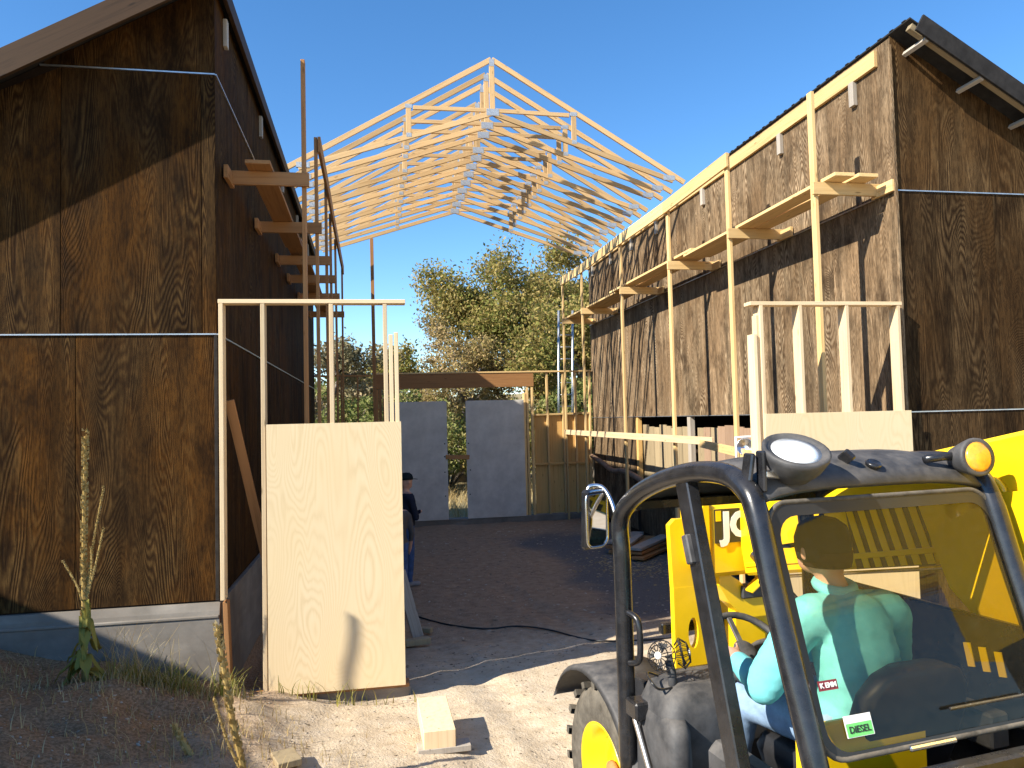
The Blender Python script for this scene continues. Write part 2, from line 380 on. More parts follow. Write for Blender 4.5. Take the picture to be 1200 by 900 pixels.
V = [(x, y, gh(x, y)) for y in gy for x in gx]; nx = len(gx)
F = [(j*nx+i, j*nx+i+1, (j+1)*nx+i+1, (j+1)*nx+i) for j in range(len(gy)-1) for i in range(nx-1)]
ground = bulk('ground', V, F, M['dirt'], smooth=True); tag(ground, kind='structure')

# ------------------------------------------------------------------ the two timber buildings
def panel_on(name, face, poly, mat, parent, thick=.014):
    """face: 'front' (poly in X,Z at Y=YF) or ('side', X, sgn) (poly in Y,Z)"""
    cx = sum(p[0] for p in poly)/len(poly); cz = sum(p[1] for p in poly)/len(poly)
    loc = [(a-cx, b-cz) for a, b in poly]
    if face == 'front': MM = Matrix.Translation((cx, YF+random.uniform(-.0015, .0015), cz))
    else:
        X, sg = face
        MM = Matrix.Translation((X+random.uniform(-.0015, .0015), cx, cz)) @ Matrix.Rotation(radians(90 if sg > 0 else -90), 4, 'Z')
        if sg < 0: loc = [(-a, b) for a, b in loc]
    return prism(name, loc, thick, mat, parent, MM, .002)
ROOF_Z, PITCHR = 6.84, .58
def zroof(d): return ROOF_Z-PITCHR*d
# left building: courtyard wall X=XL (faces +X), front wall Y=YF
lb = thing('timber_building', 'dark stained plywood building on a concrete footing, behind the tall dry mullein', 'building', (XL-3, YF+6, 0))
WLX = XL-7
prism('wall', [(WLX, .2), (XL-.016, .2), (XL-.016, ROOF_Z-.03), (WLX, zroof(XL-WLX)-.03)], YB-YF-.02, M['core'], lb, Matrix.Translation((0, YF+.016, 0)))
LR = [1.06, 3.485, 3.50, 5.935, 5.95]
def cols(x1, first, n): # going left from the corner
    e = [x1, x1-first]
    while len(e) < n: e.append(e[-1]-1.22)
    return e
def front_left(row, edges):
    for a, b in zip(edges[:-1], edges[1:]):
        x1, x0 = a-.003, b+.003
        if row < 2: poly = [(x0, LR[2*row]), (x1, LR[2*row]), (x1, LR[2*row+1]), (x0, LR[2*row+1])]
        else:
            zt = lambda x: zroof(XL-x)-.02
            if zt(x1) < LR[4]+.1: continue
            poly = [(x0, LR[4]), (x1, LR[4]), (x1, zt(x1)), (x0, max(zt(x0), LR[4]+.02))]
        if row == 1:
            zt = lambda x: zroof(XL-x)-.02
            poly = [(x0, LR[2]), (x1, LR[2]), (x1, min(LR[3], zt(x1))), (x0, min(LR[3], zt(x0)))]
            if zt(x1) < LR[2]+.1: continue
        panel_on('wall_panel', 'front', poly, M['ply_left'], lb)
front_left(0, cols(XL, 1.2, 6)); front_left(1, [XL]+cols(XL-.125, 1.2, 6)); front_left(2, cols(XL, 1.22, 4))
for z in (3.4925, 5.9425):
    w = 5.2 if z < 4 else 1.5
    box('flashing', (XL-w/2, YF-.004, z), (w, .02, .012), M['flash'], lb, bev=0)
    box('flashing', (XL+.004, (YF+YB)/2, z), (.02, YB-YF, .012), M['flash'], lb, bev=0)
ye = list(np.arange(YF, YB-.3, 1.22))+[YB]
for r in range(3):
    z0, z1 = LR[2*r], (LR[2*r+1] if r < 2 else ROOF_Z-.05)
    for a, b in zip(ye[:-1], ye[1:]):
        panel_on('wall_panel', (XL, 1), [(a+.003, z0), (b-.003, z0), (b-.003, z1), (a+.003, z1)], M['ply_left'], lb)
board('corner_trim', (XL-.005, YF-.012, 1.06), (XL-.005, YF-.012, 1.06+.001+2.42), .03, .02, M['black_metal'], lb)
# concrete footing: front with a battered face, side along the courtyard
def footing(name, x0, x1, parent):
    pr = [(.035, 1.045), (.06, .98), (.075, .9), (.09, -.4), (-.3, -.4), (-.3, 1.045)]
    V = [(x, YF-p, z) for x in (x0, x1) for p, z in pr]; n = len(pr)
    F = [tuple(range(n)), tuple(range(2*n-1, n-1, -1))]+[(i, i+n, (i+1) % n+n, (i+1) % n) for i in range(n)]
    return mk(name, V, F, M['concrete'], parent)
footing('concrete_footing', WLX, XL+.02, lb)
box('concrete_footing', (XL-.13, (YF+YB)/2+.16, .34), (.32, YB-YF-.34, 1.4), M['concrete'], lb)
box('footing_ledge', ((WLX+XL)/2+.01, YF-.06, .93), (XL-WLX+.02, .05, .03), M['concrete'], lb, bev=.008)
# roof
RT = .10
def roof_prism(name, x0, x1, y0, y1, zf, off, th, mat, parent):
    V = [(x, y, zf(x)+off+dz) for dz in (0, th) for x, y in ((x0, y0), (x1, y0), (x1, y1), (x0, y1))]
    F = [(0, 3, 2, 1), (4, 5, 6, 7), (0, 1, 5, 4), (1, 2, 6, 5), (2, 3, 7, 6), (3, 0, 4, 7)]
    return mk(name, V, F, mat, parent)
OHL = .345
zl = lambda x: ROOF_Z+PITCHR*(x-XL)
roof_prism('roof', WLX-.4, XL+.05, YF-OHL, YB+.3, zl, -.012, .06, M['black_metal'], lb)
rk = board('rake_fascia', (WLX-.4, YF-OHL-.022, zl(WLX-.4)-.105), (XL+.05, YF-OHL-.022, zl(XL+.05)-.105), .22, .04, M['fascia'], lb, side=(0, 0, 1))
board('eave_fascia', (XL+.075, YF-OHL, ROOF_Z-.03), (XL+.075, YB+.3, ROOF_Z-.03), .17, .04, M['fascia'], lb, side=(0, 0, 1))
for i in range(5):
    y = YF+.45+i*2.44; board('block', (XL+.02, y, 6.42), (XL+.02, y, 6.70), .09, .04, M['grey_wood'], lb, side=(0, 1, 0))

# right building
rb = thing('timber_building', 'weathered brown plywood building with a new yellow ledger, beside the telehandler', 'building', (XR+3, YF+6, 0))
WRX = XR+6
# body in three pieces leaves the strip of openings along the courtyard side
OY0, OY1, OZ0, OZ1 = 9.3, 16.1, 1.25, 2.55
prism('wall', [(XR+.016, 2.62), (WRX, 2.62), (WRX, zroof(WRX-XR)-.03), (XR+.016, ROOF_Z-.03)], YB-YF-.02, M['core'], rb, Matrix.Translation((0, YF+.016, 0)))
box('wall', ((XR+.9+WRX)/2, (YF+YB)/2, 1.25), (WRX-XR-.9, YB-YF-.04, 2.7), M['core'], rb, bev=0)
box('wall', (XR+.46, (YF+.02+OY0)/2, 1.25), (.88, OY0-YF-.02, 2.7), M['core'], rb, bev=0)
box('wall', (XR+.46, (OY1+YB)/2-.01, 1.25), (.88, YB-OY1-.02, 2.7), M['core'], rb, bev=0)
box('wall', (XR+.46, (OY0+OY1)/2, .55), (.88, OY1-OY0-.002, 1.3), M['core'], rb, bev=0)
RR = [.12, 2.605, 2.62, 5.055, 5.07]
def zr(x): return ROOF_Z-PITCHR*(x-XR)
for r in range(3):
    e = [XR+i*1.22 for i in range(6)]
    for a, b in zip(e[:-1], e[1:]):
        z0 = RR[2*r]; z1 = RR[2*r+1] if r < 2 else 99
        ta, tb = min(z1, zr(a)-.02), min(z1, zr(b)-.02)
        if tb < z0+.05: continue
        panel_on('wall_panel', 'front', [(a+.003, z0), (b-.003, z0), (b-.003, tb), (a+.003, ta)], M['ply_right_front'], rb)
    for a, b in zip(ye[:-1], ye[1:]):
        z0 = RR[2*r]; z1 = RR[2*r+1] if r < 2 else ROOF_Z-.05
        if r == 0:
            lo = max(a, OY0); hi = min(b, OY1)
            if hi > lo:
                if hi-lo > .3: panel_on('wall_panel', (XR, -1), [(lo+.003, z0), (hi-.003, z0), (hi-.003, OZ0), (lo+.003, OZ0)], M['ply_right'], rb)
                if a < OY0-.05: panel_on('wall_panel', (XR, -1), [(a+.003, z0), (OY0, z0), (OY0, z1), (a+.003, z1)], M['ply_right'], rb)
                if b > OY1+.05: panel_on('wall_panel', (XR, -1), [(OY1, z0), (b-.003, z0), (b-.003, z1), (OY1, z1)], M['ply_right'], rb)
                continue
        panel_on('wall_panel', (XR, -1), [(a+.003, z0), (b-.003, z0), (b-.003, z1), (a+.003, z1)], M['ply_right'], rb)
for z in (2.6125, 5.0625):
    box('flashing', (XR+2.6, YF-.004, z), (5.2, .02, .012), M['flash'], rb, bev=0)
    box('flashing', (XR-.004, (YF+YB)/2, z), (.02, YB-YF, .012), M['flash'], rb, bev=0)
for y, m in ((16.0, 'ply_ochre'), (13.2, 'grey_wood'), (10.75, 'fir_red'), (9.4, 'grey_wood')):
    board('opening_post', (XR+.05, y, OZ0), (XR+.05, y, 2.6), .14, .09, M[m], rb, side=(0, 1, 0))
y = 9.55
while y < 15.85:
    w = random.uniform(.26, .36)
    if not (13.0 < y+w/2 < 13.4 or 10.6 < y+w/2 < 10.9):
        top = 2.42+random.uniform(-.05, .03)
        board('infill_board', (XR+.14+random.uniform(-.01, .01), y+w/2, OZ0-.05), (XR+.14, y+w/2+random.uniform(-.02, .02), top), w-.012, .03,
              M['old_board' if y > 13.3 or random.random() < .2 else 'pink_board'], rb, side=(0, 1, 0))
    y += w
box('sill', (XR-.01, (OY0+OY1)/2, OZ0-.02), (.16, OY1-OY0, .05), M['fascia'], rb)
board('corner_trim', (XR-.016, YF-.012, 2.63), (XR-.016, YF-.012, 6.70), .035, .03, M['ply_right'], rb)
OHR = .35
roof_prism('roof', XR-.012, WRX+.4, YF-OHR, YB+.3, zr, -.028, .018, M['black_metal'], rb)
# corrugation ends along the high edge
for i in range(62):
    y = YF-OHR+.1+i*.2; box('rib', (XR-.006, y, ROOF_Z+.0), (.03, .06, .016), M['black_metal'], rb, bev=.01)
board('rake_fascia', (XR+.07, YF-OHR-.03, zr(XR+.07)-.03), (WRX+.4, YF-OHR-.03, zr(WRX+.4)-.02), .20, .03, M['black_metal'], rb, side=(0, 0, 1))
board('nailing_strip', (XR+.02, YF-OHR+.06, zr(XR+.02)-.065), (WRX, YF-OHR+.06, zr(WRX)-.065), .08, .07, M['old_board'], rb, side=(0, 0, 1))
for i in range(9):
    x = XR+.18+i*.66
    board('lookout', (x, YF-OHR-.005, zr(x)-.13), (x, YF, zr(x)-.13), .05, .045, M['grey_wood'], rb, side=(1, 0, -PITCHR))
board('ledger', (XR-.025, 7.57, 6.65), (XR-.025, YB+.02, 6.65), .19, .045, M['fir_yellow'], rb, side=(0, 0, 1))
for x, yy_ in ((998, 8.0), (908, 9.65), (822, 12.2)):
    board('block', (XR-.03, yy_, 6.27), (XR-.03, yy_, 6.56), .09, .055, M['grey_wood'], rb, side=(0, 1, 0))
for i in range(4):
    board('block', (XR-.03, 14.4+i*1.5, 6.3), (XR-.03, 14.4+i*1.5, 6.56), .08, .05, M['grey_wood'], rb, side=(0, 1, 0))
# shed behind and left of the viewer: its roof throws the shade over the mullein bank
E0 = Vector((XL+.07, YF, .27))-SUN*(5.2/SUN.x); ed = Vector((1, -.84, 0)).normalized(); inn = Vector((-.84, -1, 0)).normalized()
sh = thing('storage_shed', 'plain wooden storage shed with a low pitched roof', 'shed', E0-Vector((0, 0, E0.z))+inn*2)
s0, s1 = -9., .1; eav = E0.z; side_ = Vector((.30, -.95, 0)).normalized()
cor = [E0+ed*s0, E0+ed*s1, E0+ed*s1+side_*4.2, E0+ed*s1+side_*4.2+Vector((-7, -1.5, 0)), E0+ed*s0+inn*4.4]
V = [(p.x, p.y, eav-.1) for p in cor]+[(p.x, p.y, eav) for p in cor]; n = 5
mk('roof', V, [tuple(range(n))[::-1], tuple(range(n, 2*n))]+[(i, (i+1) % n, n+(i+1) % n, n+i) for i in range(n)], M['black_metal'], sh)
cw = [E0+ed*(s0+.3)+inn*.4, E0+ed*(s1-.3)+inn*.4, E0+ed*(s1-.3)+inn*4., E0+ed*(s0+.3)+inn*4.]
V = [(p.x, p.y, .3) for p in cw]+[(p.x, p.y, eav-.1) for p in cw]
mk('wall', V, [(0, 1, 5, 4), (1, 2, 6, 5), (2, 3, 7, 6), (3, 0, 4, 7)], M['ply_left'], sh)

# ------------------------------------------------------------------ roof trusses
TY = [12.97, 13.55, 14.06, 14.9, 15.33, 15.85, 16.4, 17.0, 17.6, 18.15, 18.75, 19.33]
TB = 6.86
def truss(y, i):
    xa, xb = XL+.02+random.uniform(-.02, .02), XR-.01; xc = (xa+xb)/2; zp, zb = 9.0, 8.03; th = .038
    if y > 19: zp, zb = 8.98, 8.01
    dx = random.uniform(-.012, .012); dz = random.uniform(-.012, .012)
    t = thing('roof_truss', 'pale new scissor roof truss set across both buildings, one of the row', 'roof truss', (xc, y, TB), 0, 'row of scissor roof trusses')
    if i == 0: t['label'] = 'pale new scissor roof truss ending the row on the open side'
    if i == 11: t['label'] = 'pale new scissor roof truss at the gateway end, resting over the tall prop post'
    P = lambda x, z: (x+dx, y, z+dz)
    mt = M['truss']; S = (0, 1, 0)
    def bd(n, a, b, w=.089): return board(n, P(*a), P(*b), th, w, mt, t, side=S)
    bd('top_chord', (xa, TB+.05), (xc-.005, zp)); bd('top_chord', (xb, TB+.05), (xc+.005, zp))
    bd('bottom_chord', (xa+.22, TB+.075), (xc-.01, zb)); bd('bottom_chord', (xb-.22, TB+.075), (xc+.01, zb))
    bd('king_post', (xc, zb+.05), (xc, zp-.08))
    f = .415; xl, xr2 = xc+(xa-xc)*f, xc+(xb-xc)*f; zt = zp+(TB+.05-zp)*f; zz = zb+(TB+.075-zb)*f
    bd('web', (xc-.06, zb+.05), (xl+.08, zt-.07), .07); bd('web', (xc+.06, zb+.05), (xr2-.08, zt-.07), .07)
    bd('web', (xl, zt-.06), (xl, zz+.03), .089); bd('web', (xr2, zt-.06), (xr2, zz+.03), .089)
    for x, z, w, h in ((xc, zb+.015, .22, .12), (xc, zp-.06, .09, .13), (xl, zt-.05, .12, .07), (xr2, zt-.05, .12, .07), (xl, zz, .09, .07), (xr2, zz, .09, .07), (xa+.3, TB+.125, .22, .09), (xb-.3, TB+.125, .22, .09)):
        box('gusset_plate', P(x, z), (w, th+.006, h), M['plate'], t, bev=0)
    return t
for i, y in enumerate(TY): truss(y, i)

# ------------------------------------------------------------------ scaffolds along both walls
def scaffold(name, label, X, Xw, ys, tops, mat, rail0, gap):
    t = thing(name, label, 'scaffold', ((X+Xw)/2, ys[0], 0)); sg = 1 if Xw > X else -1
    for i, y in enumerate(ys):
        lean = random.uniform(-.03, .03)
        board('post', (X, y, gh(X, y)-.02), (X+lean*.6, y+lean, tops[i]), .042, .089, mat, t)
        board('arm', (X-sg*.06, y-.065, 5.14), (Xw-sg*.005, y-.065, 5.14), .14, .04, mat, t, side=(0, 0, 1))
        board('wall_cleat', (Xw-sg*.024, y-.34, 5.12), (Xw-sg*.024, y+.02, 5.12), .13, .042, mat, t, side=(0, 0, 1))
    yy_ = ys[0]-.12; end = ys[-1]+.1; L = (end-yy_)/3
    for j in range(3):
        for q, off in enumerate(gap):
            o = random.uniform(-.02, .02)
            a = yy_+j*L-.18; b = yy_+(j+1)*L+.12
            board('plank', (X+sg*off+o, a, 5.235+.042*(j % 2)), (X+sg*off-o, b, 5.235+.042*(j % 2)), .24, .04, mat, t)
    for j in range(rail0, len(ys)-1):
        board('top_rail', (X-sg*.042, ys[j]-.1, tops[j]-.11), (X-sg*.042, ys[j+1]+.06, tops[j+1]-.11), .2, .038, mat, t, side=(0, 0, 1))
    return t
scaffold('wall_scaffold', 'bright yellow timber scaffold with planks, standing against the sunlit right building', 4.95, XR-.016,
         [7.69, 9.76, 11.95, 14.44, 17.3, 19.12], [6.26, 6.28, 6.25, 6.27, 6.25, 6.3], M['fir_yellow'], 1, (.2, .46))
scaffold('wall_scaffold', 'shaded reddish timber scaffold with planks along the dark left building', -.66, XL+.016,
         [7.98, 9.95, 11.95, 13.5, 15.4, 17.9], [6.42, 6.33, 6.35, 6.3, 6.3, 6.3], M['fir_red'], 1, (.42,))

# ------------------------------------------------------------------ front stud frames
FY = YF-.06   # studs sit just proud of the front walls
fl = thing('stud_frame', 'new stud wall frame with a full pale plywood sheet beside the left building', 'stud wall', (-.5, FY, 0))
box('concrete_curb', (-.55, YF+.06, .05), (1.72, .26, .26), M['concrete'], fl, bev=.02)
D = .14
def stud(par, x, z0, z1, mat='fir', y=FY, w=.038, d=D): return board('stud', (x, y, z0), (x+random.uniform(-.006, .006), y, z1), w, d, M[mat], par)
stud(fl, -1.345, 1.08, 3.76); board('stud', (-1.30, FY+.02, .19), (-1.33, FY+.02, 1.06), .04, .12, M['fir_red'], fl)
stud(fl, -.985, .2, 3.76); stud(fl, -.37, .2, 3.76); stud(fl, .135, .2, 3.76); stud(fl, .185, .2, 3.47); stud(fl, .235, .2, 3.49)
board('top_plate', (-1.37, FY, 3.78), (.325, FY, 3.785), D, .038, M['fir'], fl, side=(0, 1, 0))
board('bottom_plate', (-1.36, FY, .20), (.3, FY, .20), D, .036, M['fir_red'], fl, side=(0, 1, 0))
box('plywood_sheet', (-.345, FY-D/2-.008, 1.425), (1.22, .013, 2.44), M['ply_new'], fl, bev=.001)
board('brace', (-1.31, FY+.12, 2.88), (-.82, FY+.75, .1), .085, .038, M['fir_red'], fl, side=(1, 0, 0))
fr_ = thing('stud_frame', 'new stud wall frame with plywood sheeting against the right building', 'stud wall', (4.8, FY, 0))
stud(fr_, 3.915, .1, 3.46); stud(fr_, 3.99, .1, 3.76); stud(fr_, 4.44, .1, 3.76); stud(fr_, 4.98, .1, 3.76); stud(fr_, 5.60, .1, 3.76); stud(fr_, 3.955, .1, 3.66, d=.09)
board('top_plate', (3.87, FY, 3.78), (5.64, FY, 3.785), D, .038, M['fir'], fr_, side=(0, 1, 0))
board('bottom_plate', (3.9, FY, .10), (5.64, FY, .10), D, .036, M['fir'], fr_, side=(0, 1, 0))
box('plywood_sheet', (4.83, FY-D/2-.008, 1.41), (1.70, .013, 2.44), M['ply_new'], fr_, bev=.001)

# ------------------------------------------------------------------ back wall
BY = 19.3
bw = thing('back_wall_frame', 'back stud wall with a heavy timber header and ochre plywood', 'stud wall', (2.5, BY, 0))
box('concrete_curb', (2.17, BY+.02, .05), (7.1, .24, .2), M['concrete'], bw, bev=.02)
board('header_beam', (.05, BY, 3.63), (4.13, BY, 3.64), .36, .13, M['fir_red'], bw, side=(0, 0, 1))
board('top_plate', (.02, BY, 3.838), (5.7, BY, 3.848), .16, .04, M['fir_yellow'], bw, side=(0, 1, 0))
board('top_plate', (XL+.03, BY, 3.80), (.0, BY, 3.80), .14, .04, M['fir_red'], bw, side=(0, 1, 0))
for x, z1, m in ((3.88, 3.30, 'fir_yellow'), (3.955, 3.44, 'fir_yellow'), (4.085, 3.44, 'fir_yellow'), (.12, 3.44, 'fir_red'), (.20, 3.44, 'fir_red'), (.30, 3.2, 'fir_red')):
    board('jamb_stud', (x, BY, .14), (x, BY, z1), .055 if x > 1 else .07, .14, M[m], bw)
for x in (4.5, 4.92, 5.25, 5.62): board('stud', (x, BY, .14), (x+random.uniform(-.03, .03), BY, 3.82), .05, .09, M['fir_yellow'], bw)
for x in (-1.3, -.75, -.35): board('stud', (x, BY, .14), (x, BY, 3.78), .04, .09, M['fir_red'], bw)
for a, b in ((4.15, 4.92), (4.93, 5.68)):
    for z0, z1 in ((.16, 1.43), (1.45, 2.70)):
        box('plywood_sheet', ((a+b)/2, BY+.062, (z0+z1)/2), (b-a, .014, z1-z0), M['ply_ochre'], bw, bev=.001)
board('block', (4.12, BY, 1.44), (5.66, BY, 1.44), .09, .05, M['ply_ochre'], bw, side=(0, 1, 0))
board('block', (4.12, BY+.01, 2.72), (5.66, BY+.01, 2.74), .1, .045, M['fir_yellow'], bw, side=(0, 1, 0))
tp = board('prop_post', (.08, BY-.1, .05), (.05, BY-.1, 7.25), .085, .085, M['fir_red']); tag(tp, 'tall reddish prop post holding up the last truss', 'post')
for x0, x1, lab in ((.36, 1.85, 'grey-white board closing the gateway, beside the two men'), (2.335, 3.84, 'grey-white board closing the gateway, beside the ochre plywood')):
    o = box('gateway_board', ((x0+x1)/2, BY-.12, 1.63), (x1-x0, .03, 2.98), M['panel_white'], None, bev=.004)
    tag(o, lab, 'panel')
    e_ = x1 if x0 < 1 else x0; s_ = -1 if x0 < 1 else 1
    for dz_ in (2.02, 1.72, 1.36, .75): box('bolt', (e_+s_*random.uniform(.05, .1), BY-.14, dz_+random.uniform(-.03, .03)), (.03, .02, .03), M['black_metal'], o, bev=.008)
cl = board('cleat', (1.80, BY-.155, 1.71), (2.40, BY-.155, 1.69), .11, .035, M['fir_red'], None, side=(0, 0, 1)); tag(cl, 'short wooden cleat bridging the gap between the two grey-white boards', 'cleat')
o = board('brace_board', (4.89, 19.05, 2.26), (4.87, 10.35, 2.24), .12, .038, M['fir'], None, side=(0, 0, 1)); tag(o, 'long pale brace board running level along the right scaffold posts', 'board')
o = board('brace_board', (4.84, 10.7, 2.20), (4.02, 7.40, 2.17), .11, .038, M['fir_yellow'], None, side=(0, 0, 1)); tag(o, 'short yellow brace board reaching the right stud frame', 'board')
# ladder beyond the back wall
ld = thing('ladder', 'grey aluminium ladder leaning beyond the back wall corner', 'ladder', (5.3, 20.6, 0))
for x in (5.12, 5.52): tube('rail', [(x, 20.9, -.05), (x, 20.3, 5.6)], .03, M['flash'], ld, seg=6)
for i in range(16):
    z = .3+i*.33; tube('rung', [(5.12, 20.9-.6*z/5.6, z), (5.52, 20.9-.6*z/5.6, z)], .016, M['flash'], ld, seg=6)

# ------------------------------------------------------------------ odds and ends on the ground
def blockthing(name, lab, cat, c, d, rz, mat, group=None):
    o = box(name, c, d, M[mat], None, Matrix.Rotation(rz, 4, 'Z')); tag(o, lab, cat, group); return o
g0 = gh(.47, 6.0)
blockthing('timber_offcut', 'weathered flat board lying under the thick timber block', 'board', (.49, 5.84, g0+.035), (.40, .14, .045), .03, 'grey_wood')
o = box('timber_block', (.45, 6.08, g0+.135), (.24, .62, .14), M['fir'], None, Matrix.Rotation(.02, 4, 'Z') @ Matrix.Rotation(radians(3), 4, 'X')); tag(o, 'thick pale timber block resting on the sunlit dirt', 'timber block')
blockthing('timber_offcut', 'small offcut of lumber at the foot of the dry stalk', 'board', (-.62, 5.52, gh(-.62, 5.52)+.03), (.16, .22, .045), .35, 'old_board')
o = board('leaning_board', (.30, 9.55, .80), (.50, 9.35, .03), .14, .04, M['grey_wood'], None, side=(1, .3, 0)); tag(o, 'silvered board leaning behind the pale plywood sheet', 'board')
blockthing('timber_offcut', 'small wood block on the shaded ground behind the plywood sheet', 'board', (.48, 9.12, .05), (.30, .10, .07), .2, 'old_board')
blockthing('timber_offcut', 'second little wood block touching the silvered leaning board', 'board', (.62, 9.62, .04), (.14, .09, .06), -.5, 'old_board')
for i in range(9):
    lay = i//3; q = i % 3
    y0 = 13.9-q*.36+random.uniform(-.1, .1); x = 4.45+q*.1+random.uniform(-.04, .04); a = random.uniform(-.12, .12)+.65
    p0 = Vector((x, y0+.1*lay, .06+lay*.075)); p1 = p0+Vector((sin(a), cos(a), 0))*random.uniform(1.3, 1.75)
    o = board('pile_board', p0, p1, .24, .05, M['fir_red' if lay < 2 else 'grey_wood'], None, side=(1, 0, 0))
    tag(o, 'loose brown board stacked in the lumber pile by the right wall', 'board', 'boards of the lumber pile')
tr_ = thing('rolled_tarp', 'brown rolled tarp sagging along the foot of the right wall', 'tarp', (5.45, 16.3, 1.2))
tube('roll', [(5.55, 18.9, 1.62), (5.5, 17.8, 1.50), (5.45, 16.9, 1.38), (5.45, 16.2, 1.42), (5.45, 15.4, 1.36), (5.5, 14.4, 1.17), (5.55, 13.6, 1.15)], .06, M['tarp'], tr_, seg=10, sm=5)
tag(tube('extension_cord', [(x, y, gh(x, y)+.012) for x, y in ((.55, 10.4), (.9, 9.95), (1.35, 9.6), (1.75, 9.55), (2.1, 9.25), (2.5, 8.75), (3.0, 8.5), (3.6, 8.55))], .011, M['cord'], seg=6, sm=6), 'thin black cord snaking across the shaded dirt', 'cord')
wl = thing('work_lamp', 'small chrome work lamp hanging by the right stud frame', 'lamp', (4.25, 8.3, 2.2))
lathe('reflector', [(.02, 0), (.05, .03), (.09, .07), (.10, .09), (.095, .09), (.04, .04)], M['chrome'], wl, axis_M((4.27, 8.2, 2.24), (-.6, -.8, .2)), 16)
tube('bracket', [(4.17, 8.25, 2.05), (4.17, 8.25, 2.36), (4.40, 8.25, 2.37), (4.40, 8.25, 2.20)], .018, M['white_paint'], wl, seg=8)
# bare sapling out on the bank, whose forked tip shades the plywood
sp = thing('bare_sapling', 'bare forked sapling growing by the storage shed', 'tree', (-4.28, 5.5, gh(-4.28, 5.5)))
tube('trunk', [(-4.4, 5.45, .3), (-4.3, 5.5, 2.0), (-4.33, 5.5, 3.30)], .022, M['bark'], sp, seg=7, sm=4)
tube('branch', [(-4.34, 5.5, 3.28), (-4.20, 5.56, 3.40), (-4.06, 5.6, 3.50), (-3.99, 5.62, 3.66), (-4.0, 5.62, 3.78)], .024, M['bark'], sp, seg=7, sm=4); tube('branch', [(-4.32, 5.5, 3.25), (-4.34, 5.5, 3.42), (-4.31, 5.5, 3.54)], .02, M['bark'], sp, seg=7, sm=4)
# chips, stones and straw on the dirt
def scatter(name, n, region, mat, smin, smax, flat=.4):
    V, F = [], []; c = 0
    for _ in range(n):
        x, y = region(); s = smin*(smax/smin)**random.random(); a = random.random()*6.28; l = s*random.uniform(1, 2.6)
        z = gh(x, y); ca, sa = cos(a), sin(a); h = s*flat*random.uniform(.4, 1.2)
        q = [(l, s*.3), (-l*.2, s), (-l, -s*.2), (l*.3, -s)]
        V += [(x+ca*p-sa*r_, y+sa*p+ca*r_, z-.004) for p, r_ in q]+[(x+ca*p*.6-sa*r_*.6, y+sa*p*.6+ca*r_*.6, z+h) for p, r_ in q]
        F += [(c+4, c+5, c+6, c+7)]+[(c+i, c+(i+1) % 4, c+4+(i+1) % 4, c+4+i) for i in range(4)]; c += 8
    return tag(bulk(name, V, F, mat), name.replace('_', ' ')+' strewn over the dirt', 'gravel', kind='stuff')
scatter('stones_and_chips', 3600, lambda: (random.uniform(-3.2, 3.5), 4.2+4.4*random.random()), M['chips'], .003, .013)
scatter('yard_litter', 3000, lambda: (random.uniform(-1, 5.4), random.uniform(8, 18.5)), M['chips'], .006, .026, .25)
scatter('sawdust_chips', 800, lambda: (4.6+random.gauss(0, .5), 13.0+random.gauss(0, .6)), M['straw'], .008, .03, .2)

# ------------------------------------------------------------------ trees and bushes
def leaves(centres, radii, per, size, squash=.8):
    C = np.repeat(np.asarray(centres), per, 0); Rr = np.repeat(np.asarray(radii), per)
    n = len(C); d = rng.normal(size=(n, 3)); d /= np.linalg.norm(d, axis=1)[:, None]
    P = C+d*(Rr*rng.random(n)**.45)[:, None]*np.array([1, 1, squash])
    a = rng.normal(size=(n, 3)); a /= np.linalg.norm(a, axis=1)[:, None]; b = np.cross(a, rng.normal(size=(n, 3))); b /= np.linalg.norm(b, axis=1)[:, None]
    s = (size*rng.uniform(.6, 1.35, n))[:, None]
    V = np.stack([P-a*s, P+b*s*.5, P+a*s, P-b*s*.5], 1).reshape(-1, 3)
    return V, np.arange(4*n).reshape(-1, 4)
def grow(p, d, L, r, lev, segs, tips, spread=.75, up=.12):
    q = Vector(p); dd = Vector(d).normalized(); pts = [q.copy()]; rad = [r]
    n = 4
    for i in range(n):
        dd = (dd+Vector((random.gauss(0, .17), random.gauss(0, .17), random.gauss(0, .12)+up*.3))).normalized()
        q = q+dd*(L/n); pts.append(q.copy()); rad.append(r*(1-.42*(i+1)/n))
        if lev <= 1 and i >= 1: tips.append((q.copy(), lev))
    segs.append((pts, rad))
    if lev <= 0: tips.append((q.copy(), 0)); return
    for j in range(random.choice((2, 3, 3))):
        ax = Vector((random.gauss(0, 1), random.gauss(0, 1), random.gauss(0, .55)+up)).normalized()
        k_ = random.choice((2, 3, 4)); grow(pts[k_], (dd*(1-spread*.5)+ax*spread), L*random.uniform(.6, .82), rad[k_]*.66, lev-1, segs, tips, spread, up)
